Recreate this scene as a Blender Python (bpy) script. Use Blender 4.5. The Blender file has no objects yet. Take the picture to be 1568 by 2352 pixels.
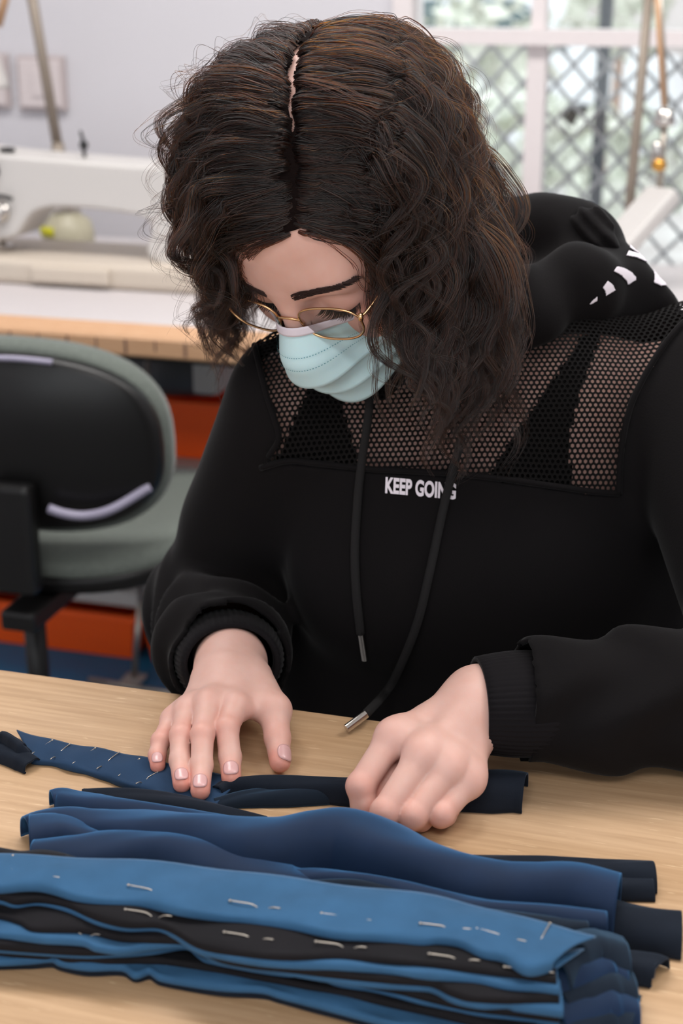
import bpy, bmesh, math, random
import numpy as np
from mathutils import Vector, Matrix

# ------------------------------------------------------------------ camera, world, lights, exposure
SC = bpy.context.scene
COL = SC.collection
FPX = 3400.0                       # focal length in pixels of the 1568 x 2352 frame
PITCH = math.radians(20.0)
YAW = math.radians(16.0)           # the room is turned against the camera
CAMH = 0.52                        # camera height above the work table
TZ = 0.75                          # table height
CP, SP = math.cos(PITCH), math.sin(PITCH)
CY, SY = math.cos(YAW), math.sin(YAW)

cam_d = bpy.data.cameras.new('camera')
cam = bpy.data.objects.new('camera', cam_d)
COL.objects.link(cam)
cam.location = (0, 0, TZ + CAMH)
cam.rotation_euler = (math.pi / 2 - PITCH, 0, YAW)
cam_d.sensor_fit = 'VERTICAL'
cam_d.sensor_height = 36.0
cam_d.sensor_width = 24.0
cam_d.lens = FPX / 2352.0 * 36.0
cam_d.clip_start = 0.02
cam_d.dof.use_dof = True
cam_d.dof.focus_distance = 1.02
cam_d.dof.aperture_fstop = 6.3
SC.camera = cam

world = bpy.data.worlds.new('sky')
SC.world = world
world.use_nodes = True
bg = world.node_tree.nodes['Background']
bg.inputs['Color'].default_value = (0.92, 0.96, 1.0, 1)
bg.inputs['Strength'].default_value = 2.0

def area(name, loc, rot, size, size_y, power, color=(1, 1, 1)):
    d = bpy.data.lights.new(name, 'AREA')
    d.shape = 'RECTANGLE'
    d.size, d.size_y, d.energy, d.color = size, size_y, power, color
    o = bpy.data.objects.new(name, d)
    COL.objects.link(o)
    o.location, o.rotation_euler = loc, rot
    return o

area('ceiling_or_fill_lamp', (-0.75, 1.62, 2.72), (0, 0, 0), 1.5, 0.55, 36, (1.0, 0.975, 0.95))
area('ceiling_or_fill_lamp', (1.05, 1.55, 2.72), (0, 0, 0), 1.5, 0.55, 25, (1.0, 0.975, 0.95))
area('ceiling_or_fill_lamp', (0.15, -0.9, 2.72), (0, 0, 0), 1.5, 0.55, 24, (1.0, 0.975, 0.95))  # fill added behind the camera to brighten the face
# daylight enters through the back window and a front opening added to light the face; the portals only help the sampling of the sky
for nm, loc, rx, sx, sy in (('sky_portal', (0.95, 3.26, 1.5), -90, 2.85, 1.9), ('sky_portal', (0.1, -2.70, 1.45), 90, 4.6, 2.0)):
    o = area(nm, loc, (math.radians(rx), 0, 0), sx, sy, 1)
    o.data.cycles.is_portal = True

SC.view_settings.view_transform = 'Standard'
SC.view_settings.look = 'None'
SC.view_settings.gamma = 1.0
SC.view_settings.use_curve_mapping = False
SC.view_settings.exposure = 0.2
SC.cycles.max_bounces = 8
SC.cycles.diffuse_bounces = 4
SC.cycles.glossy_bounces = 4
SC.cycles.transmission_bounces = 6
SC.cycles.adaptive_threshold = 0.02

random.seed(7)
RNG = np.random.default_rng(7)

# ------------------------------------------------------------------ frames
# C frame: (right, forward, height above table) seen from the camera; W: world (room axes)
def toW(p):
    p = np.asarray(p, float)
    r, q, z = p[..., 0], p[..., 1], p[..., 2]
    return np.stack([r * CY - q * SY, r * SY + q * CY, z + TZ], -1)

def toC(p):
    p = np.asarray(p, float)
    x, y, z = p[..., 0], p[..., 1], p[..., 2]
    return np.stack([x * CY + y * SY, -x * SY + y * CY, z - TZ], -1)

OC = np.array([0, 0, CAMH])
def rays(xy):
    xy = np.atleast_2d(np.asarray(xy, float))
    a = (xy[:, 0] - 784) / FPX
    b = (xy[:, 1] - 1176) / FPX
    d = np.stack([a, CP - b * SP, -SP - b * CP], -1)
    return d
def onz(x, y, z=0.0):
    d = rays([(x, y)])[0]
    return OC + d * ((z - CAMH) / d[2])
def atq(x, y, q):
    d = rays([(x, y)])[0]
    return OC + d * (q / d[1])
def onwall(x, y, wy):
    d = toW(OC + rays([(x, y)])[0]) - toW(OC)
    o = toW(OC)
    return o + d * (wy / d[1])
def project(pc):
    pc = np.asarray(pc, float)
    d = pc[..., 1] * CP + (CAMH - pc[..., 2]) * SP
    v = (CAMH - pc[..., 2]) * CP - pc[..., 1] * SP
    return np.stack([784 + FPX * pc[..., 0] / d, 1176 + FPX * v / d], -1)

# ------------------------------------------------------------------ materials
def lin(c):
    return tuple(((v / 255) / 12.92 if v / 255 <= 0.04045 else ((v / 255 + 0.055) / 1.055) ** 2.4) for v in c)

def mat(name, rgb, rough=0.6, metal=0.0, noise=None, bump=None, sheen=0.0, spec=0.5, sss=0.0, alpha=None,
        trans=0.0, ior=1.45, coat=0.0, sheen_tint=None, linear=False):
    """noise = (scale, amount, stretch xyz, rgb2) ; bump = (scale, strength, distance, stretch)"""
    m = bpy.data.materials.new(name)
    m.use_nodes = True
    nt = m.node_tree
    b = nt.nodes['Principled BSDF']
    c = rgb if linear else lin(rgb)
    b.inputs['Base Color'].default_value = (*c, 1)
    b.inputs['Roughness'].default_value = rough
    b.inputs['Metallic'].default_value = metal
    b.inputs['Specular IOR Level'].default_value = spec
    b.inputs['IOR'].default_value = ior
    b.inputs['Transmission Weight'].default_value = trans
    b.inputs['Coat Weight'].default_value = coat
    if sheen:
        b.inputs['Sheen Weight'].default_value = sheen
        b.inputs['Sheen Roughness'].default_value = 0.3
        b.inputs['Sheen Tint'].default_value = (*(sheen_tint or (1, 1, 1)), 1)
    if sss:
        b.inputs['Subsurface Weight'].default_value = sss
        b.inputs['Subsurface Radius'].default_value = (1.0, 0.35, 0.2)
        b.inputs['Subsurface Scale'].default_value = 0.006
    if alpha is not None:
        b.inputs['Alpha'].default_value = alpha
    def coords(stretch):
        tc = nt.nodes.new('ShaderNodeTexCoord')
        mp = nt.nodes.new('ShaderNodeMapping')
        mp.inputs['Scale'].default_value = stretch
        nt.links.new(tc.outputs['Object'], mp.inputs['Vector'])
        return mp.outputs['Vector']
    if noise:
        sc, amt, st, rgb2 = noise
        n = nt.nodes.new('ShaderNodeTexNoise')
        n.inputs['Scale'].default_value = sc
        n.inputs['Detail'].default_value = 6
        nt.links.new(coords(st), n.inputs['Vector'])
        ramp = nt.nodes.new('ShaderNodeValToRGB')
        ramp.color_ramp.elements[0].position = 0.5 - 0.25 / max(amt, .01) * .5 if amt < 1 else 0.38
        ramp.color_ramp.elements[1].position = 0.5 + 0.25 / max(amt, .01) * .5 if amt < 1 else 0.62
        ramp.color_ramp.elements[0].color = (*c, 1)
        ramp.color_ramp.elements[1].color = (*(rgb2 if linear else lin(rgb2)), 1)
        nt.links.new(n.outputs['Fac'], ramp.inputs['Fac'])
        nt.links.new(ramp.outputs['Color'], b.inputs['Base Color'])
    if bump:
        sc, stn, dist, st = bump
        n = nt.nodes.new('ShaderNodeTexNoise')
        n.inputs['Scale'].default_value = sc
        n.inputs['Detail'].default_value = 4
        nt.links.new(coords(st), n.inputs['Vector'])
        bp = nt.nodes.new('ShaderNodeBump')
        bp.inputs['Strength'].default_value = stn
        bp.inputs['Distance'].default_value = dist
        nt.links.new(n.outputs['Fac'], bp.inputs['Height'])
        nt.links.new(bp.outputs['Normal'], b.inputs['Normal'])
    return m

M = {}
M['wall'] = mat('painted_wall', (214, 212, 217), 0.8, noise=(2.0, .3, (1, 1, 1), (209, 207, 212)))
M['ceiling'] = mat('ceiling_paint', (232, 230, 228), 0.9)
M['farwall'] = mat('room_paint', (176, 172, 170), 0.9)
M['floor'] = mat('grey_floor', (96, 95, 96), 0.5, noise=(3, .5, (1, 1, 1), (108, 107, 107)))
M['bluemat'] = mat('blue_mat', (20, 104, 148), 0.5, noise=(3, .5, (1, 1, 1), (28, 116, 158)))
M['white'] = mat('white_laminate', (200, 194, 195), 0.5)
M['mach'] = mat('machine_enamel', (204, 200, 197), 0.4)
M['machcream'] = mat('machine_bed_cream', (200, 188, 174), 0.45)
M['edgewood'] = mat('edge_wood', (204, 164, 130), 0.5, noise=(30, .6, (1, 12, 12), (196, 152, 116)))
M['tick'] = mat('ruler_mark', (120, 92, 80), 0.7)
M['dark'] = mat('dark_metal', (30, 30, 32), 0.5)
M['chrome'] = mat('chrome', (210, 205, 200), 0.18, 1.0)
M['steel'] = mat('brushed_steel', (176, 168, 158), 0.35, 0.85)
M['armgrey'] = mat('lamp_arm_paint', (150, 138, 126), 0.45, 0.3)
M['brass'] = mat('brass', (214, 160, 80), 0.25, 1.0)
M['blackplastic'] = mat('black_plastic', (14, 13, 13), 0.38)
M['seatcloth'] = mat('grey_green_cloth', (92, 98, 92), 0.85, noise=(180, .6, (1, 1, 1), (104, 110, 104)), sheen=.2)
M['shellstreak'] = mat('pale_streak', (150, 145, 165), 0.3)
M['orange'] = mat('orange_plastic', (250, 92, 20), 0.45)
M['shelf'] = mat('grey_shelf', (176, 172, 168), 0.6)
M['motor'] = mat('motor_grey', (70, 70, 72), 0.5)
M['jar'] = mat('jar_frosted', (176, 170, 146), 0.4, noise=(20, .4, (1, 1, 1), (186, 180, 158)))
M['yellow'] = mat('yellow_label', (204, 200, 30), 0.5)
M['blue'] = mat('blue_scrap', (52, 132, 190), 0.7)
M['frame'] = mat('window_paint', (226, 218, 218), 0.5)
M['lattice'] = mat('grille_paint', (168, 166, 170), 0.5)
M['glass'] = mat('glass', (255, 255, 255), 0.02, trans=1.0, ior=1.05, spec=.3)
M['outlet'] = mat('switch_plate', (214, 204, 204), 0.5)
M['outletline'] = mat('switch_rim', (190, 178, 178), 0.5)
# outside
M['pave'] = mat('pale_ground', (206, 204, 202), 0.9, noise=(1.2, 1.2, (1, 1, 1), (168, 160, 158)))
M['housewall'] = mat('pale_render', (214, 206, 204), 0.9, noise=(1.5, 1.2, (1, 1, 1), (190, 180, 178)))
M['leafA'] = mat('leaf_green', (190, 194, 178), 0.8, noise=(6, 1.2, (1, 1, 1), (212, 210, 200)))
M['leafB'] = mat('leaf_pale', (196, 202, 186), 0.8, noise=(6, 1.2, (1, 1, 1), (214, 214, 206)))
M['carpaint'] = mat('car_white', (226, 228, 232), 0.3)
M['carglass'] = mat('car_glass', (60, 84, 88), 0.2)
M['rubber'] = mat('tyre_rubber', (30, 30, 30), 0.8)
M['post'] = mat('post_dark', (58, 60, 66), 0.6)
M['timber'] = mat('brown_boards', (150, 122, 106), 0.8)
# work table: birch ply, grain along the table
def plywood():
    m = mat('birch_plywood', (200, 160, 116), 0.5, bump=(1, .12, .0008, (14, 260, 60)))
    nt = m.node_tree
    b = nt.nodes['Principled BSDF']
    tc = nt.nodes.new('ShaderNodeTexCoord')
    outs = []
    for sc, st in ((1.0, (9, 190, 40)), (1.0, (2.2, 14, 10)), (1.0, (40, 420, 60))):
        mp = nt.nodes.new('ShaderNodeMapping'); mp.inputs['Scale'].default_value = st
        n = nt.nodes.new('ShaderNodeTexNoise'); n.inputs['Scale'].default_value = sc; n.inputs['Detail'].default_value = 5
        n.inputs['Distortion'].default_value = 0.4
        nt.links.new(tc.outputs['Object'], mp.inputs['Vector']); nt.links.new(mp.outputs['Vector'], n.inputs['Vector'])
        outs.append(n.outputs['Fac'])
    r1 = nt.nodes.new('ShaderNodeValToRGB')
    r1.color_ramp.elements[0].position, r1.color_ramp.elements[1].position = .36, .66
    r1.color_ramp.elements[0].color = (*lin((170, 135, 98)), 1)
    r1.color_ramp.elements[1].color = (*lin((202, 167, 130)), 1)
    nt.links.new(outs[0], r1.inputs['Fac'])
    r2 = nt.nodes.new('ShaderNodeValToRGB')
    r2.color_ramp.elements[0].position, r2.color_ramp.elements[1].position = .35, .7
    r2.color_ramp.elements[0].color = (*lin((174, 140, 104)), 1)
    r2.color_ramp.elements[1].color = (*lin((202, 171, 140)), 1)
    nt.links.new(outs[1], r2.inputs['Fac'])
    mx = nt.nodes.new('ShaderNodeMix'); mx.data_type = 'RGBA'; mx.inputs[0].default_value = .5
    nt.links.new(r1.outputs['Color'], mx.inputs[6]); nt.links.new(r2.outputs['Color'], mx.inputs[7])
    # pale flecks
    r3 = nt.nodes.new('ShaderNodeValToRGB')
    r3.color_ramp.elements[0].position, r3.color_ramp.elements[1].position = .64, .74
    nt.links.new(outs[2], r3.inputs['Fac'])
    mx2 = nt.nodes.new('ShaderNodeMix'); mx2.data_type = 'RGBA'
    nt.links.new(r3.outputs['Color'], mx2.inputs[0])
    nt.links.new(mx.outputs[2], mx2.inputs[6]); mx2.inputs[7].default_value = (*lin((216, 186, 150)), 1)
    nt.links.new(mx2.outputs[2], b.inputs['Base Color'])
    return m
M['ply'] = plywood()

# person
def skin_mat():
    m = mat('skin', (222, 172, 150), 0.5, sss=.25, bump=(900, .12, .0004, (1, 1, 1)))
    nt = m.node_tree
    b = nt.nodes['Principled BSDF']
    at = nt.nodes.new('ShaderNodeAttribute'); at.attribute_name = 'flush'
    n = nt.nodes.new('ShaderNodeTexNoise'); n.inputs['Scale'].default_value = 60
    mx = nt.nodes.new('ShaderNodeMix'); mx.data_type = 'RGBA'
    mx.inputs[6].default_value = (*lin((216, 178, 167)), 1)
    mx.inputs[7].default_value = (*lin((210, 164, 150)), 1)
    nt.links.new(n.outputs['Fac'], mx.inputs[0])
    mx2 = nt.nodes.new('ShaderNodeMix'); mx2.data_type = 'RGBA'
    nt.links.new(at.outputs['Fac'], mx2.inputs[0])
    nt.links.new(mx.outputs[2], mx2.inputs[6]); mx2.inputs[7].default_value = (*lin((224, 118, 98)), 1)
    nt.links.new(mx2.outputs[2], b.inputs['Base Color'])
    return m
M['skin'] = skin_mat()
M['nail'] = mat('nail', (208, 162, 160), 0.32, coat=.15)
M['hoodie'] = mat('black_sweat', (17, 15, 16), 0.95, bump=(700, .3, .0006, (1, 1, 1)), sheen=.05, spec=.15)
M['rib'] = mat('black_rib', (22, 20, 22), 0.95, bump=(500, .3, .0006, (1, 1, 1)), sheen=.06, spec=.15)
M['net'] = mat('black_net', (14, 12, 12), 0.9, spec=.2)
M['tank'] = mat('black_cotton', (12, 11, 11), 0.95, spec=.15)
M['print'] = mat('white_print', (222, 214, 222), 0.6)
M['cord'] = mat('black_cord', (16, 14, 15), 0.9, bump=(2500, .5, .0004, (1, 1, 1)))
M['mask'] = mat('mask_blue', (196, 228, 234), 0.85, bump=(900, .12, .0003, (1, 1, 1)), sss=.12)
M['maskwhite'] = mat('mask_white', (216, 208, 218), 0.85)
M['maskdot'] = mat('mask_emboss', (98, 156, 170), 0.85)
M['gold'] = mat('gold_wire', (214, 176, 132), 0.22, 1.0)
M['lens'] = mat('lens', (255, 255, 255), 0.02, trans=1.0, ior=1.12, spec=.6)
M['lash'] = mat('lash', (14, 9, 9), 0.6)
M['brow'] = mat('brow_hair', (46, 26, 22), 0.7)
M['haircap'] = mat('hair_under', (20, 13, 12), 1.0, spec=.1, bump=(60, .8, .004, (1, 1, 4)))

def hair_mat():
    m = bpy.data.materials.new('brown_hair')
    m.use_nodes = True
    nt = m.node_tree
    for n in list(nt.nodes):
        if n.type == 'BSDF_PRINCIPLED':
            nt.nodes.remove(n)
    h = nt.nodes.new('ShaderNodeBsdfHairPrincipled')
    h.parametrization = 'MELANIN'
    h.inputs['Melanin'].default_value = .925
    h.inputs['Melanin Redness'].default_value = .75
    h.inputs['Roughness'].default_value = .32
    h.inputs['Radial Roughness'].default_value = .4
    h.inputs['Random Color'].default_value = .25
    h.inputs['Random Roughness'].default_value = .2
    nt.links.new(h.outputs['BSDF'], nt.nodes['Material Output'].inputs['Surface'])
    return m
M['hair'] = hair_mat()

def cloth(name, rgb, rough=.85, sheen=.3, tint=(.45, .64, .9)):
    return mat(name, rgb, rough, noise=(45, .5, (1, 1, 1), tuple(min(255, int(v * 1.12 + 2)) for v in rgb)),
               bump=(1500, .25, .0004, (1, 1, 1)), sheen=sheen, spec=.25, sheen_tint=tint)
M['bluetop'] = cloth('mid_blue_jersey', (44, 80, 112), sheen=.3)
M['bluedk'] = cloth('dark_blue_jersey', (15, 25, 38), sheen=0)
M['shadecloth'] = cloth('shade_jersey', (17, 16, 19), sheen=.06)  # near-black jersey, paints the deep shade between the blue bands
M['navy'] = cloth('navy_jersey', (14, 21, 32), sheen=.18)
M['strip'] = cloth('navy_twill', (30, 52, 78), sheen=.2)
M['satin'] = cloth('blue_satin', (10, 30, 56), rough=.7, sheen=0)

def thin_glass(name, tint, ior, rough=.02):
    m = bpy.data.materials.new(name); m.use_nodes = True
    nt = m.node_tree
    for n in list(nt.nodes):
        if n.type == 'BSDF_PRINCIPLED': nt.nodes.remove(n)
    fr = nt.nodes.new('ShaderNodeFresnel'); fr.inputs['IOR'].default_value = ior
    tr = nt.nodes.new('ShaderNodeBsdfTransparent'); tr.inputs['Color'].default_value = (*tint, 1)
    gl_ = nt.nodes.new('ShaderNodeBsdfGlossy'); gl_.inputs['Roughness'].default_value = rough
    mx = nt.nodes.new('ShaderNodeMixShader')
    nt.links.new(fr.outputs['Fac'], mx.inputs[0]); nt.links.new(tr.outputs[0], mx.inputs[1]); nt.links.new(gl_.outputs[0], mx.inputs[2])
    nt.links.new(mx.outputs[0], nt.nodes['Material Output'].inputs['Surface'])
    return m
M['lens'] = thin_glass('spectacle_lens', (.96, .97, .97), 1.3)
M['glass'] = thin_glass('window_glass', (.97, .99, .98), 1.4)
def velvet(m, color, rough):
    nt = m.node_tree
    b = nt.nodes['Principled BSDF']
    sh = nt.nodes.new('ShaderNodeBsdfSheen'); sh.distribution = 'ASHIKHMIN'
    sh.inputs['Color'].default_value = (*color, 1); sh.inputs['Roughness'].default_value = rough
    ad = nt.nodes.new('ShaderNodeAddShader')
    nt.links.new(b.outputs[0], ad.inputs[0]); nt.links.new(sh.outputs[0], ad.inputs[1])
    nt.links.new(ad.outputs[0], nt.nodes['Material Output'].inputs['Surface'])
velvet(M['satin'], (.06, .21, .42), .40)
velvet(M['bluedk'], (.05, .12, .2), .4)

# ------------------------------------------------------------------ mesh helpers
ROOT = {}
def tag(o, label=None, cat=None, group=None, kind=None):
    if label: o['label'] = label
    if cat: o['category'] = cat
    if group: o['group'] = group
    if kind: o['kind'] = kind
    return o

def empty(name, loc):
    o = bpy.data.objects.new(name, None)
    COL.objects.link(o)
    o.location = loc
    o.empty_display_size = .05
    ROOT[o.name] = Vector(loc)
    return o

def mk(name, verts, faces, m, parent=None, smooth=True, base=True):
    """verts in WORLD coordinates; parts share the origin of their thing"""
    v = np.asarray(verts, float).reshape(-1, 3)
    if parent is not None:
        org = np.array(ROOT[parent.name])
    elif base:
        lo, hi = v.min(0), v.max(0)
        org = np.array([(lo[0] + hi[0]) / 2, (lo[1] + hi[1]) / 2, lo[2]])
    else:
        org = np.zeros(3)
    me = bpy.data.meshes.new(name)
    me.from_pydata([tuple(x) for x in (v - org)], [], [tuple(int(i) for i in f) for f in faces])
    if smooth:
        me.polygons.foreach_set('use_smooth', [True] * len(me.polygons))
    me.materials.append(m)
    me.update()
    o = bpy.data.objects.new(name, me)
    COL.objects.link(o)
    if parent is not None:
        o.parent = parent
    else:
        o.location = org
    ROOT[o.name] = Vector(org)
    return o

def fixn(o):
    bm = bmesh.new(); bm.from_mesh(o.data)
    bmesh.ops.recalc_face_normals(bm, faces=bm.faces)
    bm.to_mesh(o.data); bm.free()
    return o

def solid(o, t, off=0):
    md = o.modifiers.new('thickness', 'SOLIDIFY')
    md.thickness, md.offset = t, off
    return o

def subsurf(o, n=1):
    md = o.modifiers.new('smooth', 'SUBSURF')
    md.levels = md.render_levels = n
    return o

def bevel(o, w, seg=2):
    md = o.modifiers.new('bevel', 'BEVEL')
    md.width, md.segments, md.limit_method = w, seg, 'ANGLE'
    return o

class MB:
    def __init__(self): self.v, self.f = [], []
    def add(self, v, f):
        n = len(self.v)
        self.v += [tuple(map(float, x)) for x in v]
        self.f += [tuple(int(i) + n for i in q) for q in f]
        return self
    def box(self, lo, hi, R=None, c=None):
        x0, y0, z0 = lo; x1, y1, z1 = hi
        v = np.array([(x, y, z) for z in (z0, z1) for y in (y0, y1) for x in (x0, x1)], float)
        if R is not None:
            v = v @ np.asarray(R).T
        if c is not None:
            v = v + np.asarray(c)
        return self.add(v, [(0, 2, 3, 1), (4, 5, 7, 6), (0, 1, 5, 4), (2, 6, 7, 3), (0, 4, 6, 2), (1, 3, 7, 5)])
    def tube(self, path, rad, n=10, cap=True):
        path = np.asarray(path, float)
        rad = np.broadcast_to(np.asarray(rad, float), (len(path),))
        t = np.gradient(path, axis=0)
        t /= np.linalg.norm(t, axis=1)[:, None] + 1e-12
        u = np.array([0, 0, 1.0]) if abs(t[0][2]) < .9 else np.array([1.0, 0, 0])
        rings = []
        for i in range(len(path)):
            u = u - t[i] * (u @ t[i]); u /= np.linalg.norm(u) + 1e-12
            w = np.cross(t[i], u)
            a = np.arange(n) * 2 * math.pi / n
            rings.append(path[i] + rad[i] * (np.cos(a)[:, None] * u + np.sin(a)[:, None] * w))
        v = np.concatenate(rings)
        f = []
        for i in range(len(path) - 1):
            for k in range(n):
                f.append((i * n + k, i * n + (k + 1) % n, (i + 1) * n + (k + 1) % n, (i + 1) * n + k))
        if cap:
            f.append(tuple(range(n))[::-1]); f.append(tuple((len(path) - 1) * n + k for k in range(n)))
        return self.add(v, f)
    def lathe(self, c, prof, n=24, R=None):
        c = np.asarray(c, float)
        v = []
        for r, z in prof:
            for k in range(n):
                a = 2 * math.pi * k / n
                v.append((r * math.cos(a), r * math.sin(a), z))
        v = np.array(v)
        if R is not None: v = v @ np.asarray(R).T
        f = []
        for i in range(len(prof) - 1):
            for k in range(n):
                f.append((i * n + k, i * n + (k + 1) % n, (i + 1) * n + (k + 1) % n, (i + 1) * n + k))
        f.append(tuple(range(n))[::-1]); f.append(tuple((len(prof) - 1) * n + k for k in range(n)))
        return self.add(v + c, f)
    def prism(self, pts, y0, y1):
        """polygon in (x, z) extruded along world y"""
        n = len(pts)
        v = [(x, y0, z) for x, z in pts] + [(x, y1, z) for x, z in pts]
        f = [tuple(range(n)), tuple(range(2 * n - 1, n - 1, -1))] + [(i, i + n, (i + 1) % n + n, (i + 1) % n) for i in range(n)]
        return self.add(v, f)
    def mk(self, name, m, parent=None, smooth=False, fix=True):
        o = mk(name, self.v, self.f, m, parent, smooth)
        return fixn(o) if fix else o

def rotm(axis, deg):
    return np.array(Matrix.Rotation(math.radians(deg), 3, axis))

def spline(pts, n):
    """Catmull-Rom through pts, n samples, evenly spread in arc length"""
    p = np.asarray(pts, float)
    if len(p) == 2:
        return p[0] + (p[1] - p[0]) * np.linspace(0, 1, n)[:, None]
    q = np.vstack([2 * p[0] - p[1], p, 2 * p[-1] - p[-2]])
    out = []
    for i in range(1, len(q) - 2):
        for t in np.linspace(0, 1, 24, endpoint=False):
            a, b, c, d = q[i - 1], q[i], q[i + 1], q[i + 2]
            out.append(.5 * (2 * b + (c - a) * t + (2 * a - 5 * b + 4 * c - d) * t * t + (3 * b - a - 3 * c + d) * t ** 3))
    out.append(p[-1])
    out = np.array(out)
    s = np.concatenate([[0], np.cumsum(np.linalg.norm(np.diff(out, axis=0), axis=1))])
    x = np.linspace(0, s[-1], n)
    return np.stack([np.interp(x, s, out[:, k]) for k in range(out.shape[1])], -1)

# ------------------------------------------------------------------ signed distance helpers
def ell(P, c, r):
    d = (P - np.asarray(c, np.float32)) / np.asarray(r, np.float32)
    k0 = np.sqrt((d * d).sum(-1)) + 1e-9
    d2 = d / np.asarray(r, np.float32)
    k1 = np.sqrt((d2 * d2).sum(-1)) + 1e-9
    return k0 * (k0 - 1) / k1
def cap(P, a, b, ra, rb=None):
    rb = ra if rb is None else rb
    a = np.asarray(a, np.float32); b = np.asarray(b, np.float32)
    ba = b - a
    t = np.clip(((P - a) @ ba) / (ba @ ba + 1e-12), 0, 1)
    d = P - a - t[..., None] * ba
    return np.sqrt((d * d).sum(-1)) - (ra + (rb - ra) * t)
def smin(a, b, k):
    h = np.clip(.5 + .5 * (b - a) / k, 0, 1)
    return b + (a - b) * h - k * h * (1 - h)
def smax(a, b, k):
    return -smin(-a, -b, k)
def sstep(a, b, x):
    t = np.clip((x - a) / (b - a), 0, 1)
    return t * t * (3 - 2 * t)
def grad(f, P, e=4e-4):
    g = np.stack([f(P + np.array(d, np.float32) * e) - f(P - np.array(d, np.float32) * e) for d in np.eye(3)], -1)
    return g / (np.linalg.norm(g, axis=-1, keepdims=True) + 1e-12)

def surfnet(f, lo, hi, h, newton=2):
    lo = np.asarray(lo, float)
    n = np.ceil((np.asarray(hi, float) - lo) / h).astype(int) + 1
    ax = [(lo[i] + h * np.arange(n[i])).astype(np.float32) for i in range(3)]
    V = np.empty(n, np.float32)
    Y, Z = np.meshgrid(ax[1], ax[2], indexing='ij')
    step = max(1, int(400000 / (n[1] * n[2])))
    for i in range(0, n[0], step):
        xs = ax[0][i:i + step]
        P = np.empty((len(xs),) + Y.shape + (3,), np.float32)
        P[..., 0] = xs[:, None, None]; P[..., 1] = Y; P[..., 2] = Z
        V[i:i + step] = f(P.reshape(-1, 3)).reshape(P.shape[:-1])
    S = V < 0
    c = sum(S[i:n[0] - 1 + i, j:n[1] - 1 + j, k:n[2] - 1 + k].astype(np.int8) for i in (0, 1) for j in (0, 1) for k in (0, 1))
    act = (c > 0) & (c < 8)
    idx = np.argwhere(act)
    vid = -np.ones(act.shape, np.int64)
    vid[act] = np.arange(len(idx))
    corners = np.array([(i, j, k) for i in (0, 1) for j in (0, 1) for k in (0, 1)])
    vals = np.stack([V[idx[:, 0] + a, idx[:, 1] + b, idx[:, 2] + d] for a, b, d in corners], -1)
    acc = np.zeros((len(idx), 3)); cnt = np.zeros(len(idx))
    for a in range(8):
        for b in range(a + 1, 8):
            if np.abs(corners[a] - corners[b]).sum() != 1: continue
            va, vb = vals[:, a], vals[:, b]
            m = (va < 0) != (vb < 0)
            t = np.where(m, va / np.where(va - vb == 0, 1, va - vb), 0)
            acc[m] += (corners[a] + t[:, None] * (corners[b] - corners[a]))[m]
            cnt[m] += 1
    P = lo + h * (idx + acc / cnt[:, None])
    faces = []
    for d in range(3):
        e1, e2 = (d + 1) % 3, (d + 2) % 3
        sl0 = [slice(0, n[i]) for i in range(3)]; sl1 = [slice(0, n[i]) for i in range(3)]
        sl0[d] = slice(0, n[d] - 1); sl1[d] = slice(1, n[d])
        A, B = S[tuple(sl0)], S[tuple(sl1)]
        ed = np.argwhere(A != B)
        ok = (ed[:, e1] > 0) & (ed[:, e2] > 0) & (ed[:, e1] < n[e1] - 1) & (ed[:, e2] < n[e2] - 1)
        ed = ed[ok]
        fl = A[ed[:, 0], ed[:, 1], ed[:, 2]]
        q = []
        for o1, o2 in ((0, 0), (-1, 0), (-1, -1), (0, -1)):
            k = ed.copy(); k[:, e1] += o1; k[:, e2] += o2
            q.append(vid[k[:, 0], k[:, 1], k[:, 2]])
        q = np.stack(q, -1)
        q[~fl] = q[~fl][:, ::-1]
        faces.append(q)
    faces = np.concatenate(faces)
    P = P.astype(np.float32)
    for _ in range(newton):
        v = f(P)
        g = grad(f, P, h * .25)
        P = P - np.clip(v, -h * .7, h * .7)[:, None] * g
    return P, faces

def trace(f, o, d, t0=.3, t1=3.0, off=0.0, steps=90, relax=.8):
    """sphere tracing; o (3,) or (n,3), d (n,3) -> points, hit mask"""
    d = d / np.linalg.norm(d, axis=1)[:, None]
    o = np.broadcast_to(np.asarray(o, float), d.shape)
    t = np.full(len(d), t0)
    for _ in range(steps):
        v = f((o + d * t[:, None]).astype(np.float32)) - off
        t = np.where(t < t1, t + v * relax, t)
    P = o + d * t[:, None]
    return P, np.abs(f(P.astype(np.float32)) - off) < .003

def hit(f, xy, off=0.0):
    P, ok = trace(f, OC, rays(xy), .5, 2.5, off, 160)
    if not ok.all():                               # rays that miss take the nearest point that hits
        g_ = np.nonzero(ok)[0]
        for i in np.nonzero(~ok)[0]:
            P[i] = P[g_[np.argmin(np.abs(g_ - i))]]
    return P

def inpoly(xy, poly):
    xy = np.asarray(xy); poly = np.asarray(poly)
    x, y = xy[..., 0], xy[..., 1]
    r = np.zeros(x.shape, bool)
    j = len(poly) - 1
    for i in range(len(poly)):
        xi, yi = poly[i]; xj, yj = poly[j]
        c = ((yi > y) != (yj > y)) & (x < (xj - xi) * (y - yi) / (yj - yi + 1e-12) + xi)
        r ^= c; j = i
    return r

def grid_faces(nu, nv, keep=None):
    f = []
    for i in range(nu - 1):
        for j in range(nv - 1):
            q = (i * nv + j, i * nv + j + 1, (i + 1) * nv + j + 1, (i + 1) * nv + j)
            if keep is None or all(keep[k] for k in q): f.append(q)
    return f

def compact(v, f):
    used = sorted({i for q in f for i in q})
    mp = {u: k for k, u in enumerate(used)}
    return np.asarray(v)[used], [tuple(mp[i] for i in q) for q in f]

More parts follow.
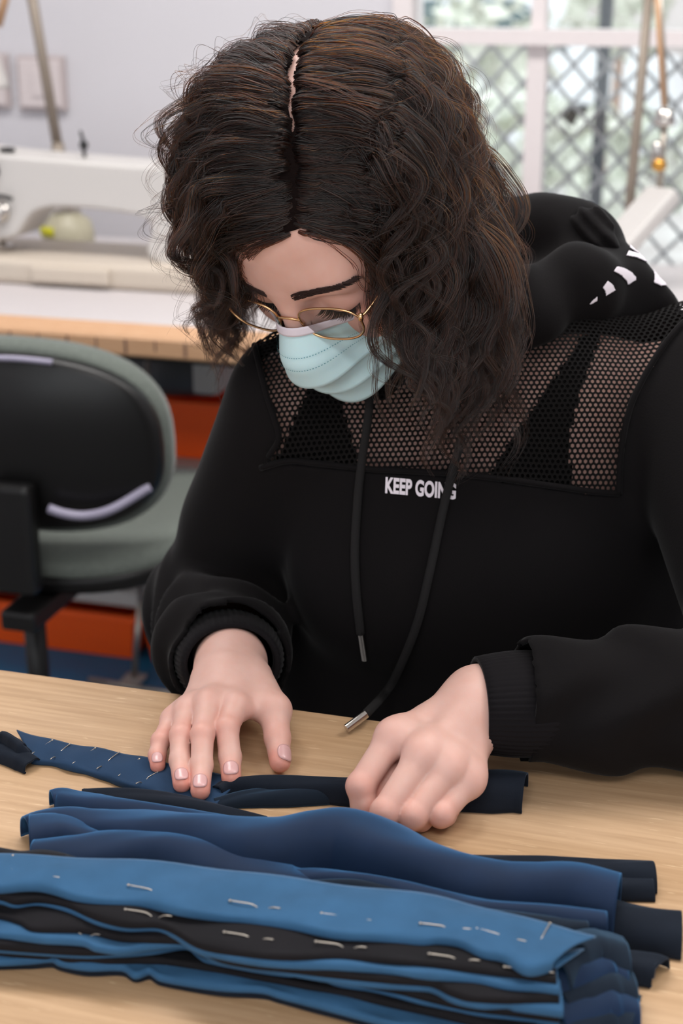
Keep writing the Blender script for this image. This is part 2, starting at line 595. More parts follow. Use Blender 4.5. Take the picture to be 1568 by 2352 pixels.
# ================================================================== SETTING
WALLY = 3.10
X0, X1, Y0, YB, ZC = -2.4, 2.6, -2.6, WALLY, 2.75
def struct(o): o['kind'] = 'structure'; return o
struct(MB().box((X0, Y0, -.06), (X1, YB, 0)).mk('floor', M['floor']))
struct(MB().box((X0, Y0, ZC), (X1, YB, ZC + .06)).mk('ceiling', M['ceiling']))
struct(MB().box((X0 - .08, Y0, 0), (X0, YB, ZC)).mk('wall_left', M['wall']))
struct(MB().box((X1, Y0, 0), (X1 + .08, YB, ZC)).mk('wall_right', M['wall']))
fw = MB().box((X0 - .08, Y0 - .08, 0), (-2.2, Y0, ZC)).box((2.4, Y0 - .08, 0), (X1 + .08, Y0, ZC))
fw.box((-2.2, Y0 - .08, 0), (2.4, Y0, .45)).box((-2.2, Y0 - .08, 2.45), (2.4, Y0, ZC))
struct(fw.mk('wall_front', M['farwall']))
w2 = struct(empty('fill_opening', (.1, Y0, .45)))  # invented opening and frame behind the camera, added as daylight fill
fr2 = MB()
for xa in (-2.2, -.7, .86, 2.36): fr2.box((xa, Y0 - .07, .45), (xa + .04, Y0 - .01, 2.45))
fr2.box((-2.2, Y0 - .07, .45), (2.4, Y0 - .01, .49)).box((-2.2, Y0 - .07, 2.41), (2.4, Y0 - .01, 2.45))
fr2.mk('frame', M['ceiling'], w2)
# back wall with window opening
wl = onwall(905, 60, WALLY)[0]
wx0, wx1, wz0, wz1 = wl, X1 - .25, 0.55, 2.45
wb = MB()
wb.box((X0 - .08, YB, 0), (wx0, YB + .14, ZC)).box((wx1, YB, 0), (X1 + .08, YB + .14, ZC))
wb.box((wx0, YB, 0), (wx1, YB + .14, wz0)).box((wx0, YB, wz1), (wx1, YB + .14, ZC))
struct(wb.mk('wall_back', M['wall']))
# window: frame, transom rail, mullions, panes
win = struct(empty('window_1', (wx0, YB, wz0)))
def zat(px, py): return onwall(px, py, WALLY)[2]
rail0, rail1 = zat(1300, 104), zat(1300, 68)
fr = MB()
fr.box((wx0, YB - .015, wz0), (wx0 + .04, YB + .09, wz1)).box((wx1 - .04, YB - .015, wz0), (wx1, YB + .09, wz1))
fr.box((wx0, YB - .015, wz0), (wx1, YB + .09, wz0 + .04)).box((wx0, YB - .015, wz1 - .04), (wx1, YB + .09, wz1))
fr.mk('frame', M['frame'], win)
MB().box((wx0, YB - .02, rail0), (wx1, YB + .08, rail1)).mk('transom_rail', M['frame'], win)
mull = []
for px in (1228, 1640):
    x = onwall(px, 200, WALLY)[0]; mull.append(x)
    MB().box((x - .019, YB + .005, wz0 + .04), (x + .019, YB + .055, rail0)).mk('mullion', M['frame'], win)
    MB().box((x - .014, YB + .005, rail1), (x + .014, YB + .055, wz1 - .04)).mk('mullion', M['frame'], win)
xs = [wx0 + .04] + mull + [wx1 - .04]
for a, b in zip(xs[:-1], xs[1:]):
    MB().box((a, YB + .028, wz0 + .04), (b, YB + .032, rail0)).mk('pane', M['glass'], win)
    MB().box((a, YB + .028, rail1), (b, YB + .032, wz1 - .04)).mk('pane', M['glass'], win)
MB().box((wx0 - .03, YB - .10, wz0 - .03), (wx1 + .03, YB - .001, wz0)).mk('window_sill', M['frame'], win)

# diamond security grille outside the lower panes
gx0, gx1, gz0, gz1 = wx0 - .05, wx1 + .05, wz0 - .05, rail0 + .01
grille = empty('security_grille', ((gx0 + gx1) / 2, YB + .2, gz0))
tag(grille, 'grey diamond pattern security grille outside the window below the white rail', 'grille')
pit = .072
GY = YB + .2
for s in (1, -1):
    k = -40
    while k < 60:
        c = gx0 + k * pit
        k += 1
        # line x = c + s * (z - gz0)*0.92
        a0, a1 = 0.0, (gz1 - gz0)
        xa, xb = c, c + s * .92 * a1
        lo_t, hi_t = 0.0, 1.0
        dx = xb - xa
        ts = sorted([(gx0 - xa) / dx, (gx1 - xa) / dx])
        lo_t, hi_t = max(0, ts[0]), min(1, ts[1])
        if hi_t - lo_t < .03: continue
        p0 = np.array([xa + dx * lo_t, GY + .006 * s, gz0 + a1 * lo_t]); p1 = np.array([xa + dx * hi_t, GY + .006 * s, gz0 + a1 * hi_t])
        MB().tube([p0, p1], .0042, 6).mk('grille_bar', M['lattice'], grille)
MB().box((gx0, GY - .015, gz1 - .02), (gx1, GY + .015, gz1)).mk('grille_rail', M['lattice'], grille)
MB().box((gx0, GY - .015, gz0), (gx1, GY + .015, gz0 + .02)).mk('grille_rail', M['lattice'], grille)

# outside
struct(MB().box((-6, YB + .3, -.35), (12, 16, -.3)).mk('ground', M['pave']))
hs = MB().box((-6, 15, -.3), (14, 15.3, 3.2))
tag(hs.mk('boundary_wall', M['housewall']), 'pale rendered wall across the yard outside the window', 'wall')
def bush(px, py, dist, rad, m, label, seed):
    c = toW(atq(px, py, dist))
    rg = np.random.default_rng(seed)
    root = empty('bush', (c[0], c[1], -.3))
    tag(root, label, 'bush')
    MB().tube([(c[0], c[1], -.3), (c[0] + .03, c[1], c[2] - rad * .4)], [.05, .03], 8).mk('trunk', M['timber'], root)
    mb = MB()
    for k in range(260):
        d = rg.normal(size=3); d /= np.linalg.norm(d)
        p = c + d * rad * rg.uniform(.55, 1) * np.array([1, 1, .9])
        a = rg.normal(size=3); a /= np.linalg.norm(a); b = np.cross(a, d); b /= np.linalg.norm(b) + 1e-9
        s = rad * rg.uniform(.12, .22)
        mb.add([p + a * s, p + b * s * .6, p - a * s, p - b * s * .6], [(0, 1, 2, 3)])
    o = mb.mk('foliage', m, root, fix=False); o['kind'] = 'stuff'
bush(1090, 150, 7.5, .45, M['leafA'], 'green bush outside behind the grille beside the dark brown curls', 3)
bush(1150, 330, 6.2, .32, M['leafB'], 'pale green shrub seen low through the diamond grille', 4)
bush(1420, 400, 5.6, .3, M['leafB'], 'pale shrub outside between the grille and the lamp pole', 5)
bush(1420, 20, 10.6, .4, M['leafA'], 'tall green bush outside above the window rail', 6)
# parked white car
cc = toW(atq(1010, 20, 13.0))
car = empty('parked_car', (cc[0], cc[1], -.3))
tag(car, 'white car parked outside behind the upper window panes', 'car')
sx = [(-2.0, .25), (-2.0, .75), (-1.7, .9), (-.9, .98), (-.45, 1.42), (.85, 1.45), (1.45, 1.0), (1.95, .9), (2.05, .5), (2.0, .25)]
MB().prism([(cc[0] + a, -.3 + b) for a, b in sx], cc[1] - .8, cc[1] + .8).mk('body', M['carpaint'], car)
MB().prism([(cc[0] + a, -.3 + b) for a, b in [(-.75, 1.0), (-.38, 1.36), (.2, 1.38), (.2, 1.0)]], cc[1] - .82, cc[1] - .805).mk('side_window', M['carglass'], car)
MB().prism([(cc[0] + a, -.3 + b) for a, b in [(.27, 1.0), (.27, 1.38), (.8, 1.38), (1.2, 1.02)]], cc[1] - .82, cc[1] - .805).mk('side_window', M['carglass'], car)
for dx in (-1.25, 1.3):
    MB().lathe((cc[0] + dx, cc[1] - .72, .02), [(.05, -.1), (.3, -.1), (.32, 0), (.3, .1), (.05, .1)], 20, rotm('X', 90)).mk('wheel', M['rubber'], car)
pc = toW(atq(1388, 100, 5.0))
po = empty('yard_post', (pc[0], pc[1], -.3)); tag(po, 'dark upright post outside the window in front of the pale yard', 'post')
MB().box((pc[0] - .02, pc[1] - .02, -.3), (pc[0] + .02, pc[1] + .02, 2.4)).mk('shaft', M['post'], po)
MB().box((pc[0] - .09, pc[1] - .09, -.3), (pc[0] + .09, pc[1] + .09, -.26)).mk('foot_plate', M['post'], po)

# switch plates on the wall
for i, (x0p, y0p, x1p, y1p, lab) in enumerate([(-62, 122, 22, 246, 'pale double switch plate on the white wall at the picture edge'),
                                              (52, 128, 152, 252, 'pale wall socket plate behind the slanting lamp arm')]):
    a, b = onwall(x0p, y1p, WALLY), onwall(x1p, y0p, WALLY)
    r_ = empty('switch_plate', ((a[0] + b[0]) / 2, WALLY, a[2])); tag(r_, lab, 'switch plate', 'switch plates on the wall')
    bevel(MB().box((a[0], WALLY - .018, a[2]), (b[0], WALLY - .001, b[2])).mk('rim', M['outletline'], r_), .004)
    bevel(MB().box((a[0] + .008, WALLY - .024, a[2] + .008), (b[0] - .008, WALLY - .017, b[2] - .008)).mk('plate', M['outlet'], r_), .003)
    mx_ = (a[0] + b[0]) / 2; mz = (a[2] + b[2]) / 2
    bevel(MB().box((mx_ - .018, WALLY - .028, mz - .028), (mx_ + .018, WALLY - .023, mz + .028)).mk('rocker', M['outlet'], r_), .002)

# ================================================================== SEWING TABLE, MACHINE
TE = 2.087                                         # front edge of the sewing table (world y)
st = empty('sewing_table', (-.6, 2.4, 0))
tag(st, 'white topped sewing machine table with wooden ruler edge', 'table')
MB().box((-1.9, TE + .035, TZ - .03), (.75, 2.86, TZ)).mk('table_top', M['white'], st)
ed = MB()
prof = [(TE + .035, TZ), (TE + .004, TZ - .012), (TE, TZ - .017), (TE, TZ - .042), (TE + .004, TZ - .046), (TE + .035, TZ - .046)]
n_ = len(prof)
ed.add([(-1.9, y, z) for y, z in prof] + [(.75, y, z) for y, z in prof], [tuple(range(n_)), tuple(range(2 * n_ - 1, n_ - 1, -1))] + [(i, i + n_, (i + 1) % n_ + n_, (i + 1) % n_) for i in range(n_)])
edge = ed.mk('ruler_edge', M['edgewood'], st)
x = -1.85; k = 0
while x < .7:
    big = k % 2 == 0
    w = .0022 if big else .0014
    h0 = TZ - .041 + (.0 if big else .010)
    MB().box((x - w, TE - .0007, TZ - .04 if big else TZ - .034), (x + w, TE + .001, TZ - .018)).mk('ruler_mark', M['tick'], edge)
    x += .05; k += 1
for lx in (-1.82, .62):
    for ly in (TE + .12, 2.78):
        MB().box((lx - .025, ly - .025, 0), (lx + .025, ly + .025, TZ - .03)).mk('leg', M['shelf'], st)
MB().box((-1.85, TE + .09, TZ - .075), (.7, TE + .12, TZ - .03)).mk('apron', M['dark'], st)

def machine(ox, oy, label, full=True):
    """industrial lockstitch machine; ox = x of needle, oy = y of needle line"""
    r_ = empty('sewing_machine', (ox + .22, oy, TZ)); tag(r_, label, 'sewing machine')
    o = MB().box((ox - .09, oy - .10, TZ), (ox + .52, oy + .12, TZ + .045)).mk('bed', M['machcream'], r_); bevel(o, .012, 3)
    o = MB().box((ox + .09, oy - .112, TZ + .008), (ox + .24, oy - .1, TZ + .038)).mk('bed_panel', M['machcream'], r_); bevel(o, .006, 2)
    # arm side view polygon (x,z) with the swan neck under side
    B = TZ
    def zz(z): return .072 + (z - .118) * .74 if z > .09 else z * .6
    arm = [(-.062, .14), (-.055, .305), (-.035, .325), (.02, .318), (.25, .305), (.44, .30), (.47, .27), (.47, .075),
           (.30, .075), (.30, .16), (.285, .185), (.22, .196), (.13, .2), (.085, .19), (.06, .165), (.045, .135), (.02, .118), (-.04, .118)]
    pts = spline([(ox + a, B + zz(b)) for a, b in arm] + [(ox + arm[0][0], B + zz(arm[0][1]))], 90)[:-1]
    o = MB().prism([tuple(p) for p in pts], oy - .055, oy + .055).mk('arm', M['mach'], r_, smooth=False); bevel(o, .02, 4)
    o = MB().box((ox - .068, oy - .062, B + zz(.14)), (ox + .012, oy - .05, B + zz(.30))).mk('face_plate', M['mach'], r_); bevel(o, .004, 2)
    MB().tube([(ox - .02, oy, B + zz(.12)), (ox - .02, oy, B + zz(.082))], .005, 10).mk('needle_bar', M['chrome'], r_, True)
    MB().tube([(ox - .012, oy - .012, B + zz(.125)), (ox - .012, oy - .012, B + zz(.085))], .0055, 10).mk('presser_bar', M['steel'], r_, True)
    MB().box((ox - .026, oy - .03, B + .047), (ox + .002, oy + .008, B + .052)).mk('presser_foot', M['chrome'], r_)
    MB().tube([(ox - .02, oy, B + zz(.085)), (ox - .02, oy, B + zz(.074))], .0012, 6).mk('needle', M['chrome'], r_, True)
    R = rotm('X', 90)
    d1 = MB().lathe((ox + .012, oy - .058, B + zz(.185)), [(.006, -.002), (.02, 0), (.02, .006), (.012, .008), (.012, .014), (.02, .016), (.017, .022), (.006, .024)], 24, R).mk('tension_dial', M['chrome'], r_, True)
    MB().tube([(ox - .01, oy - .068, B + zz(.225)), (ox + .03, oy - .07, B + zz(.222)), (ox + .04, oy - .062, B + zz(.215))], .004, 8).mk('thread_guide', M['dark'], r_, True)
    MB().tube([(ox + .005, oy - .06, B + zz(.325)), (ox + .012, oy - .06, B + zz(.295)), (ox + .015, oy - .06, B + zz(.272))], .0035, 8).mk('take_up_lever', M['dark'], r_, True)
    MB().lathe((ox + .015, oy - .02, B + zz(.32)), [(.014, 0), (.014, .006), (.004, .008)], 16).mk('oil_cap', M['dark'], r_)
    MB().tube([(ox + .155, oy, B + zz(.30)), (ox + .155, oy, B + zz(.345)), (ox + .150, oy, B + zz(.372))], [.0035, .0035, .0025], 8).mk('thread_post', M['dark'], r_, True)
    MB().lathe((ox + .155, oy, B + zz(.338)), [(.004, -.008), (.008, -.003), (.008, .003), (.004, .008)], 12).mk('post_knob', M['dark'], r_)
    MB().lathe((ox + .5, oy, B + zz(.21)), [(.02, -.01), (.065, -.01), (.07, 0), (.065, .015), (.02, .02)], 28, rotm('Y', 90)).mk('hand_wheel', M['mach'], r_)
    return r_
nd = toW(onz(34, 655, .0)); 
mc = toW(atq(34, 640, 2.72))
machine(mc[0], mc[1], 'white industrial sewing machine standing on the white table')
# blue scrap of cloth under the needle
sx_, sy_ = mc[0] + .01, mc[1] - .16
bs = mk('cloth_scrap', *(lambda: ([(sx_ + .03 * math.cos(a) * (1 + .3 * math.sin(3 * a)), sy_ + .018 * math.sin(a), TZ + .003 + .0015 * math.sin(2 * a)) for a in np.linspace(0, 2 * math.pi, 20, endpoint=False)] + [(sx_, sy_, TZ + .005)],
       [(i, (i + 1) % 20, 20) for i in range(20)]))(), M['blue'])
solid(bs, .002, 1); tag(bs, 'small blue cloth scrap lying below the needle', 'cloth')
# frosted jar with yellow label behind the arm
jc = toW(atq(158, 565, 2.95)); jz = TZ + .0
jb = empty('jar', (jc[0], jc[1], TZ)); tag(jb, 'frosted jar with a yellow label standing behind the sewing machine arm', 'jar')
jt = float(jc[2]) + .05
zt = toW(atq(150, 482, 2.95))[2]
MB().lathe((jc[0], jc[1], TZ), [(.035, 0), (.052, .004), (.052, zt - TZ - .045), (.046, zt - TZ - .02), (.026, zt - TZ - .006), (.026, zt - TZ)], 28).mk('body', M['jar'], jb, True)
MB().lathe((jc[0], jc[1], zt), [(.029, 0), (.029, .012), (.02, .014)], 24).mk('lid', M['chrome'], jb)
lz = toW(atq(130, 536, 2.95))[2]; lz1 = toW(atq(130, 514, 2.95))[2]
lv = [(jc[0] + .0528 * math.cos(a), jc[1] + .0528 * math.sin(a), z) for z in (lz, lz1) for a in np.linspace(math.radians(195), math.radians(265), 12)]
solid(mk('label_strip', lv, [(i, i + 1, i + 13, i + 12) for i in range(11)], M['yellow'], jb), .001, 1)

# lamp arms
def rod(p0, p1, r, name, m, parent):
    return MB().tube([p0, p1], r, 10).mk(name, m, parent, True)
def A(px, py, q): return toW(atq(px, py, q))
lb = A(133, 338, 3.04)
lamp = empty('work_lamp', (lb[0], lb[1], TZ)); tag(lamp, 'slanting metal lamp arm rising behind the sewing machine arm', 'lamp')
t1_ = A(78, -40, 3.04); t2_ = A(54, -120, 3.04); t3_ = A(-40, 140, 2.98)
rod(lb, t2_, .0105, 'lower_arm', M['armgrey'], lamp)
rod(t2_ + np.array([0, -.02, 0]), A(-5, 60, 3.02), .0085, 'upper_arm', M['edgewood'], lamp)
MB().lathe(lb + np.array([0, 0, -.02]), [(.022, -.02), (.022, 0), (.014, .01), (.012, .03)], 16).mk('clamp', M['armgrey'], lamp, True)
MB().tube([(lb[0], lb[1], TZ + .005), tuple(lb)], .010, 12).mk('post', M['armgrey'], lamp, True)
MB().lathe((lb[0], lb[1], TZ), [(.024, 0), (.024, .01), (.014, .018)], 20).mk('base', M['armgrey'], lamp, True)
MB().lathe(t2_, [(.012, -.014), (.018, -.008), (.018, .008), (.012, .014)], 16, rotm('X', 90)).mk('hinge', M['armgrey'], lamp, True)
hd = A(-40, 140, 2.98)
MB().lathe(hd, [(.05, -.05), (.046, -.04), (.03, .02), (.016, .045)], 24).mk('shade', M['mach'], lamp, True)

# second lamp at the window: pole, twin rods, chrome socket, white slanted head
L2 = 2.62
pb = A(1458, 450, L2)
lamp2 = empty('window_lamp', (pb[0], pb[1], TZ)); tag(lamp2, 'white headed work lamp on a slim pole in front of the window', 'lamp')
rod(np.array([pb[0], pb[1], TZ]) + np.array([-.012, 0, 0]), A(1494, -60, L2), .0085, 'pole', M['armgrey'], lamp2)
MB().lathe((pb[0] - .012, pb[1], TZ), [(.05, 0), (.05, .012), (.02, .018), (.012, .04)], 24).mk('base', M['armgrey'], lamp2, True)
rod(A(1504, -60, L2 - .03), A(1524, 245, L2 - .03), .0045, 'rod', M['edgewood'], lamp2)
rod(A(1514, -60, L2 - .03), A(1531, 245, L2 - .03), .0035, 'rod', M['steel'], lamp2)
ct = A(1526, 270, L2 - .03)
MB().lathe(ct, [(.008, -.015), (.017, -.012), (.019, -.004), (.016, .0), (.016, .012), (.009, .016)], 20).mk('socket_collar', M['chrome'], lamp2, True)
rod(A(1526, 285, L2 - .03), A(1514, 430, L2 - .03), .006, 'stem', M['steel'], lamp2)
MB().lathe(A(1513, 378, L2 - .035), [(.004, -.012), (.013, -.006), (.013, .006), (.004, .012)], 18).mk('adjusting_knob', M['brass'], lamp2, True)
MB().lathe(A(1508, 350, L2 - .03), [(.007, -.02), (.01, -.01), (.01, .01), (.007, .02)], 18).mk('swivel', M['chrome'], lamp2, True)
h0_, h1_ = A(1528, 440, L2 - .03), A(1400, 585, L2 - .10)
dv = h1_ - h0_; Lh = np.linalg.norm(dv); dv /= Lh
up = np.array([0, 0, 1.0]); sd = np.cross(dv, up); sd /= np.linalg.norm(sd); nn = np.cross(sd, dv)
hb = MB().box((-.0, -.035, -.016), (Lh, .035, .016), np.stack([dv, sd, nn], 1), h0_).mk('lamp_head', M['mach'], lamp2); bevel(hb, .01, 3)

# under the table: motor, boxes, bins on shelves
def Azy(px, py, wy): return onwall(px, py, wy)
mo = Azy(375, 852, 2.45)
mr = empty('machine_motor', (mo[0], 2.45, TZ - .25)); tag(mr, 'dark grey machine motor hanging under the sewing table', 'motor')
MB().lathe((mo[0], 2.5, mo[2]), [(.02, -.09), (.055, -.08), (.06, 0), (.055, .08), (.02, .09)], 24, rotm('Y', 90)).mk('housing', M['motor'], mr, True)
MB().box((mo[0] - .03, 2.47, mo[2] + .02), (mo[0] + .03, 2.53, TZ - .03)).mk('bracket', M['dark'], mr)
a, b = Azy(442, 905, 2.35), Azy(500, 848, 2.35)
o = MB().box((a[0], 2.35, a[2]), (b[0], 2.45, TZ - .03)).mk('control_box', M['shelf']); bevel(o, .006)
tag(o, 'light grey control box fixed under the sewing table beside the motor', 'control box')
SHY = 2.42
shelf = empty('storage_rack', (-.9, 2.6, 0)); tag(shelf, 'grey two tier storage rack under the sewing table', 'shelf')
zs1 = Azy(430, 1075, SHY)[2]; zs2 = Azy(200, 1352, SHY)[2]
for z in (zs1, zs2):
    bevel(MB().box((-1.75, SHY, z - .03), (-.25, 2.82, z)).mk('shelf_board', M['shelf'], shelf), .004)
for lx in (-1.72, -.28):
    for ly in (SHY + .02, 2.78):
        MB().box((lx - .015, ly - .015, 0), (lx + .015, ly + .015, zs1 - .03)).mk('post', M['shelf'], shelf)
def crate(cx, cy, z, w, d, h, label, group):
    r_ = empty('storage_bin', (cx, cy, z)); tag(r_, label, 'bin', group)
    mb = MB(); t = .004; tp = .012
    v = []
    for zz, e in ((0, -tp), (h, 0)):
        v += [(cx - w / 2 - e * -1 * 0 + (-e), cy - d / 2 + (-e), z + zz), (cx + w / 2 + e, cy - d / 2 + (-e), z + zz), (cx + w / 2 + e, cy + d / 2 + e, z + zz), (cx - w / 2 + (-e), cy + d / 2 + e, z + zz)]
    mb.add(v, [(3, 2, 1, 0), (0, 1, 5, 4), (1, 2, 6, 5), (2, 3, 7, 6), (3, 0, 4, 7)])
    o = mb.mk('body', M['orange'], r_); solid(o, t, 1)
    o = MB()
    o.box((cx - w / 2 - .008, cy - d / 2 - .008, z + h - .012), (cx + w / 2 + .008, cy - d / 2 + .002, z + h)).box((cx - w / 2 - .008, cy + d / 2 - .002, z + h - .012), (cx + w / 2 + .008, cy + d / 2 + .008, z + h))
    o.box((cx - w / 2 - .008, cy - d / 2, z + h - .012), (cx - w / 2 + .002, cy + d / 2, z + h)).box((cx + w / 2 - .002, cy - d / 2, z + h - .012), (cx + w / 2 + .008, cy + d / 2, z + h))
    o.mk('rim', M['orange'], r_)
ctop = Azy(430, 925, SHY + .03)[2]
for cx, lab in ((-.52, 'orange storage bin on the upper rack shelf next to the black sleeve'), (-.92, 'orange storage bin on the upper rack shelf behind the chair back'), (-1.32, 'orange storage bin at the far end of the upper rack shelf')):
    crate(cx, SHY + .16, zs1 + .005, .36, .24, ctop - zs1 - .005, lab, 'orange bins on the rack')
for cx, lab in ((-.52, 'orange floor bin below the rack closest to the black sleeve'), (-.905, 'orange floor bin below the rack behind the thin chrome rod'), (-1.29, 'orange floor bin below the rack behind the chair post')):
    crate(cx, 2.525, 0.009, .36, .24, zs2 - .05, lab, 'orange bins on the floor')
o = MB().box((-1.7, 1.95, 0), (.3, 2.84, .004)).mk('floor_mat', M['bluemat']); tag(o, 'blue mat on the floor under the sewing table', 'mat')
# thin treadle rod with foot
t0_ = toW(onz(298, 1572, -.745)); t0_[2] = .0045
tr = empty('treadle', tuple(t0_)); tag(tr, 'thin steel treadle rod and foot plate on the blue floor under the table', 'treadle')
rod(t0_ + np.array([0, .02, .004]), A(322, 1385, float(toC(t0_)[1]) + .02), .006, 'rod', M['steel'], tr)
rod(A(322, 1385, float(toC(t0_)[1]) + .02), np.array([t0_[0] + .03, t0_[1] + .1, TZ - .04]), .005, 'upper_rod', M['steel'], tr)
bevel(MB().box((t0_[0] - .02, t0_[1] - .02, 0.0045), (t0_[0] + .02, t0_[1] + .04, .012)).mk('foot_plate', M['shelf'], tr), .006)

c0_, c1_ = toW(onz(205, 1562, -.74)), toW(onz(402, 1596, -.74))
rod(np.array([c0_[0], c0_[1], .0105]), np.array([c1_[0], c1_[1], .0105]), .006, 'cross_bar', M['steel'], tr)

# ================================================================== CHAIR
chc = toW(atq(22, 1000, 1.93))
ch = empty('task_chair', (chc[0], chc[1] + .2, 0)); tag(ch, 'black backed office chair with grey green upholstery facing the sewing table', 'chair')
def CH(px, py, q): return toW(atq(px, py, q))
def superell(w, h, n, e):
    a = np.linspace(0, 2 * math.pi, n, endpoint=False)
    return np.stack([w * np.sign(np.cos(a)) * np.abs(np.cos(a)) ** (2 / e), h * np.sign(np.sin(a)) * np.abs(np.sin(a)) ** (2 / e)], -1)
bz = [CH(0, 785, 1.93)[2], CH(0, 1235, 1.93)[2]]
bcz = sum(bz) / 2; bh = (bz[0] - bz[1]) / 2
bw = .215
def backshell(y0, dome, w, h, depth, name, m, smooth=True):
    rings = []; N = 56
    prof = [(1.0, 0), (1.0, -depth * .5), (.975, -depth * .85), (.93, -depth), (.6, -depth - dome * .7), (.25, -depth - dome), (.02, -depth - dome)]
    v = []
    for s, dy in prof:
        p = superell(w * s if s > .5 else w * s, h * s, N, 2.7)
        for x_, z_ in p:
            ty = z_ * -.10 + (x_ / w) ** 2 * .03          # recline and side wrap (towards the sitter)
            v.append((chc[0] + x_, chc[1] + y0 + dy + ty, bcz + z_ - .02 * (x_ / w) * 0))
    f = []
    for i in range(len(prof) - 1):
        for k in range(N):
            f.append((i * N + k, i * N + (k + 1) % N, (i + 1) * N + (k + 1) % N, (i + 1) * N + k))
    f.append(tuple(range(N))); f.append(tuple((len(prof) - 1) * N + k for k in range(N)))
    return fixn(mk(name, v, f, m, ch, smooth))
backshell(.045, 0.0, bw - .004, bh + .002, .035, 'back_cushion', M['seatcloth'])
bk = backshell(.012, .018, bw - .006, bh - .012, .022, 'back_shell', M['blackplastic'])
# pale tubes painted as reflection streaks on the lower shell; another along the top
lr = [CH(112, 1168, 1.885), CH(150, 1180, 1.882), (CH(200, 1184, 1.882)), CH(260, 1168, 1.884), CH(345, 1118, 1.90)]
MB().tube(spline(lr, 24), .0065, 10).mk('lower_reflection', M['shellstreak'], bk, True)
tr_ = [CH(-40, 822, 1.885), CH(40, 824, 1.885), CH(120, 832, 1.888)]
MB().tube(spline(tr_, 12), .004, 8).mk('upper_streak', M['shellstreak'], bk, True)
ly0 = chc[1] - .03
jl, jr = CH(22, 1335, 1.93), CH(128, 1335, 1.93)
jt_ = CH(75, 1090, 1.93)[2]
o = MB().box((jl[0], ly0 - .02, jl[2]), (jr[0], ly0 + .012, jt_)).mk('back_bracket', M['blackplastic'], ch); bevel(o, .008, 2)
sz = CH(200, 1285, 1.94)[2]
sv = []; N = 56
sc_ = (chc[0] + .01, chc[1] + .235)
for s, dz in [(.86, -.04), (.97, -.035), (1.0, -.022), (1.0, -.010), (.96, 0.0), (.7, .008), (.3, .004), (.02, .002)]:
    for x_, y_ in superell(.235 * s, .225 * s, N, 3.2):
        sv.append((sc_[0] + x_, sc_[1] + y_, sz + dz + .04 * (x_ / .235) ** 2))
sf = [(i * N + k, i * N + (k + 1) % N, (i + 1) * N + (k + 1) % N, (i + 1) * N + k) for i in range(7) for k in range(N)]
sf += [tuple(range(N)), tuple(7 * N + k for k in range(N))]
fixn(mk('seat', sv, sf, M['seatcloth'], ch))
sv = []
for s, dz in [(.3, -.06), (.8, -.058), (.96, -.05), (.985, -.036), (.985, -.024)]:
    for x_, y_ in superell(.238 * s, .228 * s, N, 3.2):
        sv.append((sc_[0] + x_, sc_[1] + y_, sz + dz + .04 * (x_ / .235) ** 2 * s))
fixn(mk('seat_pan', sv, [(i * N + k, i * N + (k + 1) % N, (i + 1) * N + (k + 1) % N, (i + 1) * N + k) for i in range(4) for k in range(N)] + [tuple(range(N)), tuple(4 * N + k for k in range(N))], M['blackplastic'], ch))
o = MB().box((jl[0] + .005, ly0 - .02, sz - .085), (jr[0] - .005, sc_[1], sz - .055)).mk('bracket_foot', M['blackplastic'], ch); bevel(o, .006)
gp = CH(80, 1440, 2.0)
MB().tube([(gp[0], gp[1], .09), (gp[0], gp[1], sz - .06)], .0165, 16).mk('gas_lift', M['blackplastic'], ch, True)
for k in range(5):
    a = math.radians(72 * k + 200)
    e = (gp[0] + .29 * math.cos(a), gp[1] + .29 * math.sin(a), .075)
    MB().tube([(gp[0], gp[1], .11), ((gp[0] + e[0]) / 2, (gp[1] + e[1]) / 2, .1), e], [.03, .024, .016], 10).mk('base_arm', M['motor'], ch, True)
    MB().lathe((e[0], e[1], .03), [(.006, -.02), (.026, -.018), (.03, 0), (.026, .018), (.006, .02)], 18, rotm('X', 90)).mk('caster', M['blackplastic'], ch, True)

# ================================================================== WORK TABLE
wt = empty('work_table', (.1, .5, 0)); tag(wt, 'birch plywood work table carrying the blue fabric bands', 'table')
TEDGE = .947
bevel(MB().box((-1.0, -.02, TZ - .022), (1.3, TEDGE, TZ)).mk('table_top', M['ply'], wt), .0015, 2)
for lx in (-.9, 1.2):
    for ly in (.06, TEDGE - .08):
        MB().box((lx - .03, ly - .03, 0), (lx + .03, ly + .03, TZ - .022)).mk('leg', M['shelf'], wt)

# ================================================================== PERSON
HP = (.58, .72, -.03, .006, 1.105, .3565)          # head yaw, nod, tilt, place (C frame)
def _rot():
    y, p, r = HP[:3]
    c, s = math.cos, math.sin
    Rr = np.array([[c(r), 0, s(r)], [0, 1, 0], [-s(r), 0, c(r)]])
    Rp = np.array([[1, 0, 0], [0, c(p), s(p)], [0, -s(p), c(p)]])
    Ry = np.array([[c(y), -s(y), 0], [s(y), c(y), 0], [0, 0, 1]])
    return Ry @ Rp @ Rr
HR = _rot(); HT = np.array(HP[3:])
FLIP = np.array([1, -1, 1.0])
def h2c(x):                                        # head frame: x her left, y face forward, z up
    return (np.asarray(x, float) @ HR.T) * FLIP + HT
def c2h(p):
    return ((np.asarray(p, float) - HT) * FLIP) @ HR

person = empty('person', tuple(toW(np.array([.09, 1.17, -TZ]))))
tag(person, 'person in a black mesh yoke hoodie and blue face mask bending over the table', 'person')

